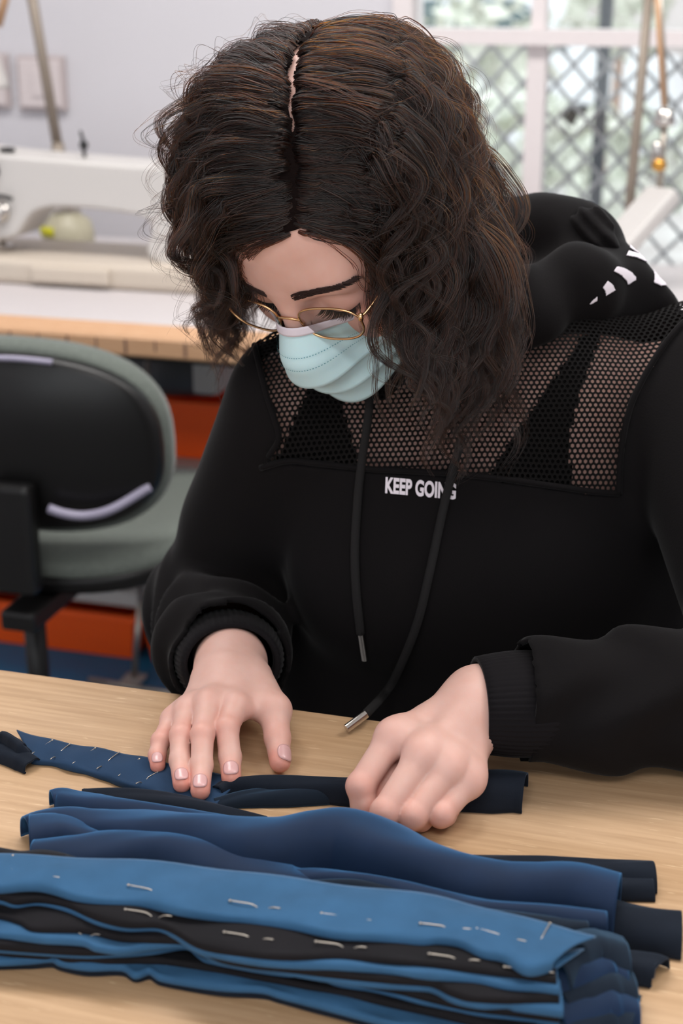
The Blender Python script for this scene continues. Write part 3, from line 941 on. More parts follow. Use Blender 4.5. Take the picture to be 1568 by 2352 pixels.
# ---- joints (C frame)
S_R, E_R, W_R = np.array([-.032, 1.165, .19]), np.array([-.118, 1.24, -.03]), np.array([-.0835, 1.012, .030])
S_L, E_L, W_L = np.array([.292, 1.14, .205]), np.array([.335, .93, .045]), np.array([.095, .902, .052])
NECK0, NECK1 = h2c((0, -.025, -.05)), np.array([.095, 1.215, .235])
CH_C = np.array([.125, 1.185, .105])

def torso(P, g=0.0):
    """upper body volume, g = growth outwards"""
    d = ell(P, CH_C, (.178 + g, .105 + g, .165 + g))
    d = smin(d, ell(P, (.135, 1.195, -.10), (.185 + g, .112 + g, .24 + g)), .06)
    d = smin(d, cap(P, S_R + np.array([.012, .01, -.012]), S_L + np.array([-.012, .01, -.012]), .055 + g), .07)
    for sx in (-.062, .062):                                            # bust
        d = smin(d, ell(P, (.10 + sx, 1.115, .055), (.07 + g, .055 + g, .065 + g)), .05)
    d = smin(d, cap(P, (.098, 1.235, .20), (.098, 1.225, .262), .052 + g, .046 + g), .06)
    return d

def headsdf(P):
    """head frame"""
    d = ell(P, (0, -.008, .038), (.076, .096, .087))
    d = smin(d, ell(P, (0, .030, -.020), (.063, .066, .085)), .03)
    d = smin(d, ell(P, (0, .048, -.074), (.038, .038, .030)), .03)
    d = smin(d, ell(P, (0, .060, .045), (.055, .034, .045)), .025)
    d = smin(d, cap(P, (-.036, .078, .024), (.036, .078, .024), .013), .02)
    for s in (-1, 1):
        d = smin(d, ell(P, (s * .044, .056, -.026), (.021, .025, .02)), .02)
        d = smax(d, -ell(P, (s * .034, .104, .002), (.019, .022, .013)), .012)
        d = smin(d, ell(P, (s * .033, .0755, .001), (.0165, .0142, .0135)), .004)
        e = ell(P, (s * .077, -.004, -.004), (.008, .018, .031))
        d = smin(d, e, .008)
    d = smin(d, cap(P, (0, .091, .016), (0, .109, -.034), .0075, .0105), .012)
    for s in (-1, 1):
        d = smin(d, ell(P, (s * .012, .100, -.038), (.009, .011, .008)), .006)
    d = smin(d, cap(P, (-.018, .087, -.062), (.018, .087, -.062), .007), .012)
    return d

def bodysdf(P):
    d = torso(P, -.016)
    d = smin(d, cap(P, NECK0, NECK1, .050, .056), .05)
    d = smin(d, cap(P, S_R, E_R, .047, .038), .03)
    d = smin(d, cap(P, E_R, W_R, .036, .018), .02)
    d = smin(d, cap(P, S_L, E_L, .047, .038), .03)
    d = smin(d, cap(P, E_L, W_L, .036, .018), .02)
    return d

def J(px, py, z): return onz(px, py, z)
HAND_R = {
    'index': [(535, 1545, .034), (541, 1624, .033), (521, 1673, .029), (528, 1739, .016), (531, 1786, .0105)],
    'middle': [(522, 1545, .035), (478, 1622, .034), (465, 1688, .029), (463, 1759, .0165), (460, 1816, .0105)],
    'ring': [(508, 1548, .033), (430, 1637, .027), (415, 1690, .024), (413, 1747, .0155), (418, 1800, .0105)],
    'pinky': [(492, 1555, .030), (396, 1654, .020), (369, 1702, .0165), (361, 1735, .0115), (362, 1758, .009)],
    'thumb': [(585, 1560, .030), (629, 1632, .026), (637, 1695, .0165), (643, 1750, .0095)],
}
RAD_R = {'index': [.012, .0094, .0080, .0076, .0068], 'middle': [.012, .0094, .0078, .0074, .0066], 'ring': [.012, .0088, .0075, .0071, .0063],
         'pinky': [.011, .0076, .0063, .0059, .0053], 'thumb': [.0135, .0112, .0090, .0074]}
HAND_L = {
    'index': [(1070, 1612, .056), (902, 1692, .048), (828, 1806, .025), (836, 1850, .014), (858, 1868, .009)],
    'middle': [(1082, 1622, .058), (968, 1737, .045), (884, 1866, .0205), (905, 1880, .0095), (930, 1868, .0075)],
    'ring': [(1094, 1634, .052), (1026, 1768, .037), (948, 1874, .0185), (965, 1880, .0095), (985, 1868, .0075)],
    'pinky': [(1104, 1650, .047), (1074, 1794, .028), (1012, 1872, .0165), (1022, 1872, .009), (1035, 1862, .0065)],
    'thumb': [(1040, 1640, .040), (960, 1720, .028), (905, 1790, .020), (866, 1840, .012)],
}
RAD_L = {'index': [.013, .0100, .0092, .0084, .0068], 'middle': [.013, .0100, .0092, .0084, .0068], 'ring': [.0125, .0098, .0088, .0080, .0064],
         'pinky': [.0120, .0090, .0079, .0070, .0057], 'thumb': [.0135, .012, .0098, .0072]}

def hand_sdf(HJ, HRAD, wrist, elbow, web, bridge):
    J3 = {k: [J(*p) for p in v] for k, v in HJ.items()}
    mc = [J3[n][1] for n in ('index', 'middle', 'ring', 'pinky')]
    cb = [J3[n][0] for n in ('index', 'middle', 'ring', 'pinky')]
    fdir = (elbow - wrist) / np.linalg.norm(elbow - wrist)
    nrm = np.cross(mc[0] - mc[3], (cb[1] - mc[1])); nrm /= np.linalg.norm(nrm)
    if nrm[2] < 0: nrm = -nrm
    def f(P):
        palm = None
        for i, n in enumerate(('index', 'middle', 'ring', 'pinky')):
            r = HRAD[n]
            c = cap(P, cb[i] - nrm * .002, mc[i] - nrm * .002, r[0], r[1] * .98)
            palm = c if palm is None else smin(palm, c, .008)
        for i in range(3):
            rm = min(HRAD[n_][1] for n_ in ('index', 'middle', 'ring', 'pinky'))
            palm = smin(palm, cap(P, mc[i] * .86 + cb[i] * .14, mc[i + 1] * .86 + cb[i + 1] * .14, rm * bridge), .010)
        # flesh of the palm and heel, wrist, forearm
        ctr = (mc[0] + mc[3] + cb[0] + cb[3]) / 4 - nrm * .008
        palm = smin(palm, cap(P, (cb[1] + cb[2]) / 2 - nrm * .004, wrist, .0205, .0235), .018)
        palm = smin(palm, cap(P, (cb[0] + cb[3]) / 2 + (cb[0] - cb[3]) * .28 - nrm * .004, wrist + (cb[0] - cb[3]) * .14, .015, .018), .012)
        palm = smin(palm, cap(P, (cb[0] + cb[3]) / 2 - (cb[0] - cb[3]) * .28 - nrm * .004, wrist - (cb[0] - cb[3]) * .10, .015, .017), .012)
        palm = smin(palm, cap(P, wrist, wrist + fdir * .13, .0245, .030), .012)
        d = palm
        fing = None
        for n in ('index', 'middle', 'ring', 'pinky'):
            j, r = J3[n], HRAD[n]
            c = cap(P, j[1], j[2], r[1], r[2])
            c = smin(c, cap(P, j[2], j[3], r[2], r[3]), .003)
            c = smin(c, cap(P, j[3], j[4], r[3], r[4]), .003)
            kp = .9
            c = smin(c, np.sqrt(((P - (j[2] + nrm * .0006).astype(np.float32)) ** 2).sum(-1)) - r[2] * kp, .003)
            c = smin(c, np.sqrt(((P - (j[1] + nrm * .0008).astype(np.float32)) ** 2).sum(-1)) - r[1] * .97, .005)
            fing = c if fing is None else smin(fing, c, .0011)
        d = smin(d, fing, web)
        j, r = J3['thumb'], HRAD['thumb']
        t = cap(P, j[0], j[1], r[0], r[1])
        t = smin(t, cap(P, (cb[0] + mc[0]) / 2 - nrm * .008, j[1], .010, .0085), .012)
        d = smin(d, t, .012)
        t = smin(cap(P, j[1], j[2], r[1], r[2]), cap(P, j[2], j[3], r[2], r[3]), .003)
        d = smin(d, t, .004)
        return d
    return f, J3, nrm

handR, JR, NR = hand_sdf(HAND_R, RAD_R, W_R, E_R, .0045, .85)
handL, JL, NL = hand_sdf(HAND_L, RAD_L, W_L, E_L, .0085, 1.05)

BV, BF, FLUSH = [], [], []
def addbody(V, F, flush):
    n = sum(len(v) for v in BV)
    BV.append(np.asarray(V)); BF.append(np.asarray(F) + n); FLUSH.append(flush)
def bounds(J3, pad, extra=()):
    pts = np.array([p for v in J3.values() for p in v] + list(extra))
    return pts.min(0) - pad, pts.max(0) + pad
def flush_hand(V, J3):
    fl = np.zeros(len(V))
    for n, j in J3.items():
        for k, (p, s, a) in enumerate([(j[-1], .010, .75), (j[2], .012, .30), (j[1], .012, .18)]):
            fl = np.maximum(fl, a * np.exp(-((V - p) ** 2).sum(-1) / (s * s)))
    return fl
for f_, J3, w_, e_ in ((handR, JR, W_R, E_R), (handL, JL, W_L, E_L)):
    lo, hi = bounds(J3, .04, (w_ + (e_ - w_) / np.linalg.norm(e_ - w_) * .10,))
    V, F = surfnet(f_, lo, hi, .0015)
    addbody(V, F, flush_hand(V, J3))
V, F = surfnet(headsdf, (-.10, -.12, -.13), (.10, .14, .14), .0022)
fl = .25 * np.exp(-(((V - np.array([.045, .07, -.01])) ** 2).sum(-1)) / .02 ** 2)
addbody(h2c(V), F[:, ::-1], fl)
V, F = surfnet(bodysdf, (-.20, .86, -.33), (.42, 1.36, .34), .006)
addbody(V, F, np.zeros(len(V)))
bodyV = toW(np.concatenate(BV))
body = mk('body', bodyV, np.concatenate(BF), M['skin'], person)
at = body.data.attributes.new('flush', 'FLOAT', 'POINT')
at.data.foreach_set('value', np.concatenate(FLUSH).astype(np.float32))
body['label'] = 'fair skinned face, neck and hands'

# ---- finger nails
def nail(sdf, p_tip, p_prev, nrm, w, l, back):
    ax = p_tip - p_prev; ax /= np.linalg.norm(ax)
    n = nrm - ax * (nrm @ ax); n /= np.linalg.norm(n)
    s = np.cross(ax, n)
    NR_, NT_ = 5, 28
    pts = [p_tip - ax * back + n * .02]
    for i in range(1, NR_ + 1):
        for k in range(NT_):
            a = 2 * math.pi * k / NT_
            e = 2 / 2.8
            u_ = math.copysign(abs(math.cos(a)) ** e, math.cos(a)) * i / NR_
            v_ = math.copysign(abs(math.sin(a)) ** e, math.sin(a)) * i / NR_
            pts.append(p_tip + ax * (v_ * l - back) + s * u_ * w + n * .02)
    P, ok = trace(sdf, np.array(pts), np.tile(-n, (len(pts), 1)), 0, .05, .00025, 50)
    f = [(0, 1 + k, 1 + (k + 1) % NT_) for k in range(NT_)]
    for i in range(NR_ - 1):
        f += [(1 + i * NT_ + k, 1 + (i + 1) * NT_ + k, 1 + (i + 1) * NT_ + (k + 1) % NT_, 1 + i * NT_ + (k + 1) % NT_) for k in range(NT_)]
    o = mk('fingernail', toW(P), f, M['nail'], body); solid(fixn(o), .0006, 1)
camdir = lambda p: (OC - p) / np.linalg.norm(OC - p)
for n, w, l, bk_ in (('index', .0050, .0056, .0026), ('middle', .0046, .0056, .0026), ('ring', .0044, .0052, .0026), ('pinky', .0036, .0042, .002), ('thumb', .0056, .0064, .0026)):
    t, p = JR[n][-1], JR[n][-2]
    up = np.array([.0, -.15, 1.0]) if n != 'thumb' else np.array([.75, -.35, 1.0])
    nail(handR, t, p, up / np.linalg.norm(up), w, l, bk_)

# ---- eyebrows and lashes: small tapered hairs on the skin
def fine_hairs(name, roots, dirs, lens, rad, m, curve, parent):
    mb = MB()
    for r, d, L, cv in zip(roots, dirs, lens, curve):
        t = np.linspace(0, 1, 5)[:, None]
        path = r + d * L * t + cv * (t ** 2) * L
        mb.tube(toW(h2c(path)), rad * np.array([1, .95, .8, .55, .15]), 4, False)
    o = mb.mk(name, m, parent, True, fix=False); o['kind'] = 'stuff'
    return o
def on_head(x, z, off=.0):
    o = np.stack([x, np.full_like(x, .2), z], -1)
    P, ok = trace(headsdf, o, np.tile(np.array([0, -1.0, 0]), (len(x), 1)), 0, .2, off, 60)
    return P
for s in (1, -1):
    n = 420
    t = RNG.uniform(0, 1, n)
    xc = .011 + .045 * t
    zc = .0215 + .008 * np.sin(t * 1.9) - .004 * t ** 3
    wd = .0042 * (1 - .65 * t) * (.75 + .25 * np.minimum(1, t * 6))
    x_ = s * xc; z_ = zc + RNG.uniform(-1, 1, n) * wd
    P = on_head(x_, z_, .0004)
    d = np.stack([s * (.75 + .25 * t), -.35 * t, .45 - .75 * t], -1); d /= np.linalg.norm(d, axis=1)[:, None]
    fine_hairs('eyebrow', P, d, RNG.uniform(.004, .0065, n), .00028, M['brow'], np.tile([0, .05, 0], (n, 1)), body)
    n = 46
    t = np.linspace(0, 1, n)
    x_ = s * (.019 + .029 * t); z_ = -.0035 - .0045 * np.sin(t * math.pi) + .002 * t
    P = on_head(x_, z_, .0002)
    d = np.stack([s * (t - .42) * 1.1, np.full(n, .8), np.full(n, -.75)], -1); d += RNG.normal(0, .08, d.shape); d /= np.linalg.norm(d, axis=1)[:, None]
    fine_hairs('eyelash', P, d, RNG.uniform(.007, .0105, n), .00034, M['lash'], np.tile([0, .1, .55], (n, 1)), body)

# ---- hoodie
def ax_t(P, a, b):
    ba = (b - a).astype(np.float32)
    return ((P - a.astype(np.float32)) @ ba) / (ba @ ba)
def hoodie_torso(P):
    d = torso(P, .004)
    # soft drag folds
    d = d + .0035 * np.sin(P[:, 0] * 34 + P[:, 2] * 22 + 1.2) * sstep(.12, -.1, P[:, 2])
    return d
def sleeves(P):
    t = ax_t(P, S_R, E_R)
    wr = .0035 * np.sin(t * 17 + P[:, 0] * 30) * sstep(.3, .9, t)
    d = cap(P, S_R, E_R, .062, .058) + wr
    t = ax_t(P, E_R, W_R)
    wr = .006 * np.sin(t * 21 + 3 * np.sin(P[:, 0] * 40 + P[:, 2] * 30)) * sstep(1.05, .8, t)
    d = smin(d, cap(P, E_R, W_R + (E_R - W_R) * .10, .054, .046) + wr, .022)
    # slouched roll above the cuff
    c0 = W_R + (E_R - W_R) * .22
    d = smin(d, ell(P, c0 + np.array([-.012, .0, .004]), (.047, .034, .044)), .012)
    e = cap(P, S_L, E_L, .074, .072)
    t = ax_t(P, E_L, W_L)
    wr = .004 * np.sin(t * 19 + 2.5 * np.sin(P[:, 2] * 50 + P[:, 1] * 25)) * sstep(1.0, .8, t)
    e = smin(e, cap(P, E_L, W_L + (E_L - W_L) * .16, .060, .043) + wr, .03)
    return d, e
def hoodie(P):
    a, b = sleeves(P)
    d = smin(hoodie_torso(P), a, .022)
    d = smin(d, b, .022)
    # rests on the table top instead of sinking into it
    tb = np.maximum(P[:, 0] * SY + P[:, 1] * CY - .949, P[:, 2] - .0015)
    return smax(d, -tb, .006)

# yoke frame: rays from the front and above
DY = np.array([0, math.cos(math.radians(33)), -math.sin(math.radians(33))])
BY = np.array([0, math.sin(math.radians(33)), math.cos(math.radians(33))])
def toAB(P): P = np.asarray(P, float); return np.stack([P[..., 0], P @ BY], -1)
def fromAB(ab, f, off=0.0, extra=0.0):
    ab = np.asarray(ab, float)
    o = np.zeros((len(ab), 3)); o[:, 0] = ab[:, 0]
    o += ab[:, 1:2] * BY
    # start in front of the chest
    o += DY * (.62 - o @ DY)[:, None]
    return trace(f, o, np.tile(DY, (len(ab), 1)), 0, 1.2, off, 80)
def pxAB(poly, f): return toAB(hit(f, poly))
seam_px = spline([(598, 1078), (640, 1062), (740, 1068), (850, 1080), (1060, 1092), (1250, 1116), (1345, 1130), (1420, 1136)], 40)
armR_px = spline([(570, 735), (590, 820), (615, 920), (640, 1000), (625, 1040), (598, 1078)], 24)
armL_px = spline([(1420, 1136), (1424, 1050), (1445, 940), (1500, 830), (1575, 735), (1640, 690)], 24)
seamP, armRP, armLP = hit(hoodie, seam_px), hit(hoodie, armR_px), hit(hoodie, armL_px)
topP = toAB(np.array([[.30, 1.20, .29], [.20, 1.24, .31], [.06, 1.24, .31], [-.06, 1.19, .27]]))
yoke_ab = np.concatenate([toAB(seamP), toAB(armLP)[1:], topP, toAB(armRP)[:-1]])

V, F = surfnet(hoodie, (-.21, .82, -.32), (.43, 1.37, .35), .005)
fc = V[F].mean(1)
nrmF = np.cross(V[F[:, 1]] - V[F[:, 0]], V[F[:, 2]] - V[F[:, 0]])
front = (nrmF @ DY) < 0
cut = inpoly(toAB(fc), yoke_ab) & front
# openings at the cuffs
def beyond(P, w, e, k): return ((P - w) @ ((w - e) / np.linalg.norm(w - e))) > -k
cut |= beyond(fc, W_R, E_R, .012) & (np.linalg.norm(fc - W_R, axis=1) < .09) & (fc[:, 2] < .12)
cut |= beyond(fc, W_L, E_L, .030) & (np.linalg.norm(fc - W_L, axis=1) < .09)
cut |= fc[:, 2] < -.315
V2, F2 = compact(toW(V), F[~cut])
hood_root = mk('hoodie', V2, F2, M['hoodie'], person)
hood_root['label'] = 'black sweatshirt with a mesh yoke and drawstrings'
solid(hood_root, .003, -1)

def cuff(w, e, r0, r1, length, start, name):
    ax = (w - e) / np.linalg.norm(w - e)
    u = np.cross(ax, [0, 0, 1.0]); u /= np.linalg.norm(u); v = np.cross(u, ax)
    N, K = 160, 9
    vv = []
    for k in range(K):
        t = k / (K - 1)
        bulge = .003 * math.sin(t * math.pi)
        for i in range(N):
            a = 2 * math.pi * i / N
            r = r0 + (r1 - r0) * t + bulge + .0006 * math.sin(a * 55)
            vv.append(e * 0 + w + ax * (start + length * t) + r * (1.0 * math.cos(a) * u + .86 * math.sin(a) * v))
    # turned-in lip
    for q, dr in ((0.0, -.0035), (-.012, -.004)):
        for i in range(N):
            a = 2 * math.pi * i / N
            r = r1 + dr
            vv.append(w + ax * (start + length + q) + r * (math.cos(a) * u + .86 * math.sin(a) * v))
    K += 2
    f = [(k * N + i, k * N + (i + 1) % N, (k + 1) * N + (i + 1) % N, (k + 1) * N + i) for k in range(K - 1) for i in range(N)]
    vv = np.array(vv)
    over = vv[:, 0] * SY + vv[:, 1] * CY < .95
    vv[over, 2] = np.maximum(vv[over, 2], .0012)
    return fixn(mk(name, toW(vv), f, M['rib'], hood_root))
cuff(W_R, E_R, .041, .0365, .046, -.040, 'cuff')
cuff(W_L, E_L, .0385, .0365, .056, -.054, 'cuff')

# net yoke: hexagon lattice, every hole real
pitch, rowh = .0042, .0036
ab_lo, ab_hi = yoke_ab.min(0), yoke_ab.max(0)
cent = []
rows = int((ab_hi[1] - ab_lo[1]) / rowh) + 2
cols = int((ab_hi[0] - ab_lo[0]) / pitch) + 2
ii, jj = np.meshgrid(np.arange(cols), np.arange(rows), indexing='ij')
cx = ab_lo[0] + (ii + .5 * (jj % 2)) * pitch; cy = ab_lo[1] + jj * rowh
cent = np.stack([cx.ravel(), cy.ravel()], -1)
cent = cent[inpoly(cent, yoke_ab)]
ang = np.radians(np.arange(6) * 60 + 30)
outer = np.stack([np.cos(ang) * pitch / math.sqrt(3), np.sin(ang) * pitch / math.sqrt(3) * (rowh / (pitch * .866))], -1)
inner = outer * .64
def yoke_sdf(P):
    return hoodie(P) + .002 * np.sin(P[:, 0] * 60 + P[:, 2] * 25)
oab = (cent[:, None, :] + outer[None]).reshape(-1, 2); iab = (cent[:, None, :] + inner[None]).reshape(-1, 2)
OPt, ok1 = fromAB(oab, yoke_sdf, 0.0); IPt, ok2 = fromAB(iab, yoke_sdf, .0004)
nC = len(cent)
VV = np.concatenate([OPt, IPt]); okc = (ok1.reshape(nC, 6).all(1) & ok2.reshape(nC, 6).all(1))
FF = []
for c in np.nonzero(okc)[0]:
    o0 = c * 6; i0 = nC * 6 + c * 6
    for k in range(6):
        FF.append((o0 + k, o0 + (k + 1) % 6, i0 + (k + 1) % 6, i0 + k))
VV, FF = compact(VV, FF)
net = mk('mesh_yoke', toW(VV), FF, M['net'], hood_root, smooth=False); net['kind'] = 'stuff'
net['label'] = 'see-through black net panel'
solid(net, .0006, 0)
for nm, P in (('yoke_seam', seamP), ('armhole_seam', armRP), ('armhole_seam', armLP)):
    Q = P + np.array([0, -.0015, .0015])
    MB().tube(toW(spline(Q[::3], 60)), .0024, 8).mk(nm, M['hoodie'], hood_root, True)

# black vest under the net: drape inside pixel outlines carried onto the body
def inner_sdf(P): return bodysdf(P) - .003
def drape(name, polys, f, off, step, m, parent, holes=()):
    abp = [pxAB(p, hoodie) for p in polys]
    lo = np.min([p.min(0) for p in abp], 0); hi = np.max([p.max(0) for p in abp], 0)
    us = np.arange(lo[0], hi[0] + step, step); vs = np.arange(lo[1], hi[1] + step, step)
    A_, B_ = np.meshgrid(us, vs, indexing='ij')
    ab = np.stack([A_.ravel(), B_.ravel()], -1)
    k = np.zeros(len(ab), bool)
    for p in abp: k |= inpoly(ab, p)
    P, ok = fromAB(ab, f, off)
    f_ = grid_faces(len(us), len(vs), k & ok)
    P, f_ = compact(P, f_)
    o = mk(name, toW(P), f_, m, parent); solid(o, .0015, 0)
    return o
strapR = [(770, 845), (795, 930), (828, 1040), (838, 1075), (840, 1180), (560, 1180), (610, 1060), (650, 1000), (690, 905), (715, 850), (740, 800)]
strapL = [(1345, 745), (1280, 840), (1190, 970), (1115, 1085), (1100, 1180), (1345, 1200), (1335, 1110), (1318, 1010), (1340, 900), (1370, 820), (1400, 740)]
centre = [(830, 1082), (960, 1094), (1112, 1098), (1110, 1200), (820, 1190)]
vest = drape('vest', [strapR, strapL, centre], inner_sdf, .0, .0035, M['tank'], person)
vest['label'] = 'black vest top showing dark through the net'

# hood lying around the neck
HQ = [np.array(a) for a in ([.085, 1.085, .232], [.145, 1.13, .278], [.188, 1.165, .284], [.215, 1.21, .276], [.185, 1.265, .296], [.10, 1.30, .300], [.01, 1.285, .29], [-.01, 1.22, .255], [.03, 1.13, .225])]
HRD = [.018, .024, .031, .036, .046, .046, .04, .03, .02]
def hoodsdf(P):
    d = None
    for i in range(len(HQ) - 1):
        c = cap(P, HQ[i], HQ[i + 1], HRD[i], HRD[i + 1])
        d = c if d is None else smin(d, c, .02)
    d = smin(d, cap(P, (.17, 1.20, .262), (.255, 1.20, .254), .036, .020), .025)
    d = d + .0018 * np.sin(P[:, 0] * 110 + P[:, 2] * 70) + .0025 * np.sin(P[:, 1] * 60 + P[:, 2] * 55)
    return d
V, F = surfnet(hoodsdf, (-.09, 1.02, .14), (.32, 1.39, .40), .0045)
hd_ = mk('hood', toW(V), F, M['hoodie'], hood_root)
# gathered toggle end at the rim
def knob(P): return np.minimum(cap(P, atq(1352, 520, 1.225), atq(1380, 560, 1.21), .016, .015), 9)
V, F = surfnet(lambda P: knob(P) + .0018 * np.sin((P[:, 0] + P[:, 2]) * 420), atq(1366, 540, 1.22) - .05, atq(1366, 540, 1.22) + .05, .003)
mk('hood_gather', toW(V), F, M['hoodie'], hd_)

# white print on the hood, carried onto its surface
def decal(name, poly, f, off, m, parent, step=1.3):
    poly = np.asarray(poly, float)
    lo, hi = poly.min(0) - step, poly.max(0) + step
    us = np.arange(lo[0], hi[0], step); vs = np.arange(lo[1], hi[1], step)
    A_, B_ = np.meshgrid(us, vs, indexing='ij')
    px = np.stack([A_.ravel(), B_.ravel()], -1)
    k = inpoly(px, poly)
    P, ok = trace(f, OC, rays(px), .8, 2.0, off, 200, .7)
    f_ = grid_faces(len(us), len(vs), k & ok)
    if not f_: return
    P, f_ = compact(P, f_)
    o = mk(name, toW(P), f_, m, parent); solid(o, .0006, 0)
    return o
def zpx(pts): return [(1100 + x / 3.35, 400 + y / 3.35) for x, y in pts]
prints = [
    zpx([(1130, 625), (1150, 585), (1230, 610), (1310, 655), (1370, 705), (1420, 750), (1470, 810), (1480, 850), (1400, 860), (1345, 835), (1352, 780), (1335, 715), (1290, 675), (1210, 640)]),
    zpx([(1158, 540), (1185, 545), (1240, 590), (1300, 650), (1340, 690), (1290, 665), (1220, 605), (1160, 565)]),
    zpx([(1035, 748), (1060, 708), (1120, 722), (1175, 755), (1205, 790), (1208, 815), (1145, 855), (1135, 825), (1095, 780)]),
    zpx([(950, 872), (990, 818), (1030, 850), (1050, 895), (975, 940), (970, 905)]),
    zpx([(843, 1010), (865, 975), (908, 940), (912, 975), (870, 1000)]),
]
both = lambda P: np.minimum(hoodsdf(P), hoodie(P))
for p in prints:
    decal('hood_print', p, both, .0008, M['print'], hd_)

# chest lettering: KEEP GOING
fd = bpy.data.curves.new('lettering', 'FONT')
fd.body = 'KEEP GOING'
fd.size = 1.0
fd.offset = .04
fd.space_character = 1.02
to = bpy.data.objects.new('lettering_tmp', fd)
COL.objects.link(to)
dg = bpy.context.evaluated_depsgraph_get()
tm = bpy.data.meshes.new_from_object(to.evaluated_get(dg))
bpy.data.objects.remove(to)
bmx = bmesh.new(); bmx.from_mesh(tm)
bmesh.ops.triangulate(bmx, faces=bmx.faces)
tv = np.array([v.co[:] for v in bmx.verts]); tf = [[v.index for v in f.verts] for f in bmx.faces]
bmx.free()
lo, hi = tv.min(0), tv.max(0)
u = (tv[:, 0] - lo[0]) / (hi[0] - lo[0]); v = (tv[:, 1] - lo[1]) / (hi[1] - lo[1])
txy = np.stack([884 + 162 * u + 1.5 * v, 1133 - 38 * v + 15 * u], -1)
TP, ok = trace(hoodie, OC, rays(txy), .5, 2, .0012)
fixn(mk('lettering', toW(TP), tf, M['print'], hood_root, smooth=False))

# drawstrings with metal tips
def on_cloth(px, off): return hit(both, px, off)
dsR = spline([(850, 890), (845, 960), (832, 1050), (822, 1140), (815, 1260), (818, 1360), (828, 1455)], 60)
dsL = spline([(1062, 1000), (1045, 1060), (1032, 1110), (1015, 1180), (985, 1320), (955, 1440), (905, 1560), (868, 1612), (842, 1638)], 70)
P1 = on_cloth(dsR, .0035)
MB().tube(toW(P1), .0034, 10).mk('drawstring', M['cord'], hood_root, True)
a0, a1 = P1[-1], hit(both, [(837, 1515)], .004)[0]
ag = MB().tube(toW(np.array([a0, (a0 + a1) / 2, a1])), .0023, 18).mk('metal_tip', M['chrome'], hood_root, False)
P2 = on_cloth(dsL, .0035)
endp = onz(840, 1640, .012); tipp = onz(795, 1674, .005)
P2[-6:] = P2[-7] + (endp - P2[-7]) * np.linspace(.17, 1, 6)[:, None]
MB().tube(toW(spline(P2[::4].tolist() + [endp], 70)), .0034, 10).mk('drawstring', M['cord'], hood_root, True)
MB().tube(toW(np.array([endp, (endp + tipp) / 2, tipp])), .0032, 20).mk('metal_tip', M['chrome'], hood_root, False)

# ---- face mask
def mask_form(P):
    d = ell(P, (0, .030, -.020), (.064, .064, .085))
    d = smin(d, ell(P, (0, .048, -.074), (.042, .042, .034)), .025)
    d = smin(d, cap(P, (0, .094, .006), (0, .107, -.032), .008, .0125), .018)
    d = smin(d, cap(P, (0, .094, -.05), (0, .078, -.084), .022, .022), .03)
    return d
MC = np.array([0, .025, -.055])
NU, NV = 61, 57
us = np.linspace(-1, 1, NU); vs = np.linspace(0, 1, NV)
def mask_pts(us, vs, off, pleat=True):
    U, Vv = np.meshgrid(us, vs, indexing='ij')
    az = U * math.radians(84)
    elt = math.radians(31) - math.radians(1) * np.abs(U) ** 1.2 - np.radians(7) * np.abs(U) ** 4
    elb = math.radians(-56) + math.radians(34) * np.abs(U) ** 1.6
    el = elt + (elb - elt) * Vv
    d = np.stack([np.sin(az) * np.cos(el), np.cos(az) * np.cos(el), np.sin(el)], -1).reshape(-1, 3)
    P, ok = trace(mask_form, MC + d * .17, -d, 0, .17, .0025 + off, 60)
    if pleat:
        w = np.cos(U * 1.35).clip(0, 1) ** .5
        saw = np.zeros_like(Vv)
        for v0 in (.34, .52, .70):
            x = (Vv - v0) / .085
            saw += np.where((x > -1) & (x <= 0), np.clip(1 + x, 0, 2) ** 1.5, 0) + np.where((x > 0) & (x < .25), 1 - x / .25, 0)
        P = P + d * (.0042 * saw * (.5 + .5 * w) + .002 * np.sin(U * 7 + Vv * 9) * Vv).reshape(-1)[:, None]
    return P
MP = mask_pts(us, vs, 0)
mf = grid_faces(NU, NV)
mask = fixn(mk('face_mask', toW(h2c(MP)), mf, M['mask'], person))
solid(mask, .0012, 1)
mask['label'] = 'pleated light blue disposable face mask'
# white binding along the top, down the sides
top = mask_pts(np.linspace(-1, 1, 61), np.linspace(-.012, .032, 5), .0012, False)
solid(fixn(mk('top_binding', toW(h2c(top)), grid_faces(61, 5), M['maskwhite'], mask)), .0008, 0)
for s in (-1, 1):
    sd_ = mask_pts(np.linspace(s * .90, s * 1.02, 5), np.linspace(0, 1, 31), .0018)
    solid(fixn(mk('side_binding', toW(h2c(sd_)), grid_faces(5, 31), M['maskwhite' if s < 0 else 'mask'], mask)), .0008, 0)
    e0 = mask_pts(np.array([s * .98]), np.array([.04]), .001)[0]; e1 = mask_pts(np.array([s * .98]), np.array([.96]), .001)[0]
    ear = np.array([s * .086, -.022, .012]); earb = np.array([s * .084, -.024, -.02])
    MB().tube(toW(h2c(spline([e0, (e0 + ear) / 2 + [s * .006, 0, .004], ear, earb, (e1 + earb) / 2 + [s * .006, 0, 0], e1], 40))), .0014, 8).mk('ear_loop', M['maskwhite'], mask, True)
# embossed dotted lines
dots = MB()
for v0 in (.135, .20):
    for u0 in np.linspace(-.6, .6, 90):
        c = mask_pts(np.array([u0 - .0032, u0 + .0032]), np.array([v0, v0 + .005]), .0017, False)
        dots.add(toW(h2c(c)), [(0, 1, 3, 2)])
o = dots.mk('embossed_dots', M['maskdot'], mask, fix=False); o['kind'] = 'stuff'

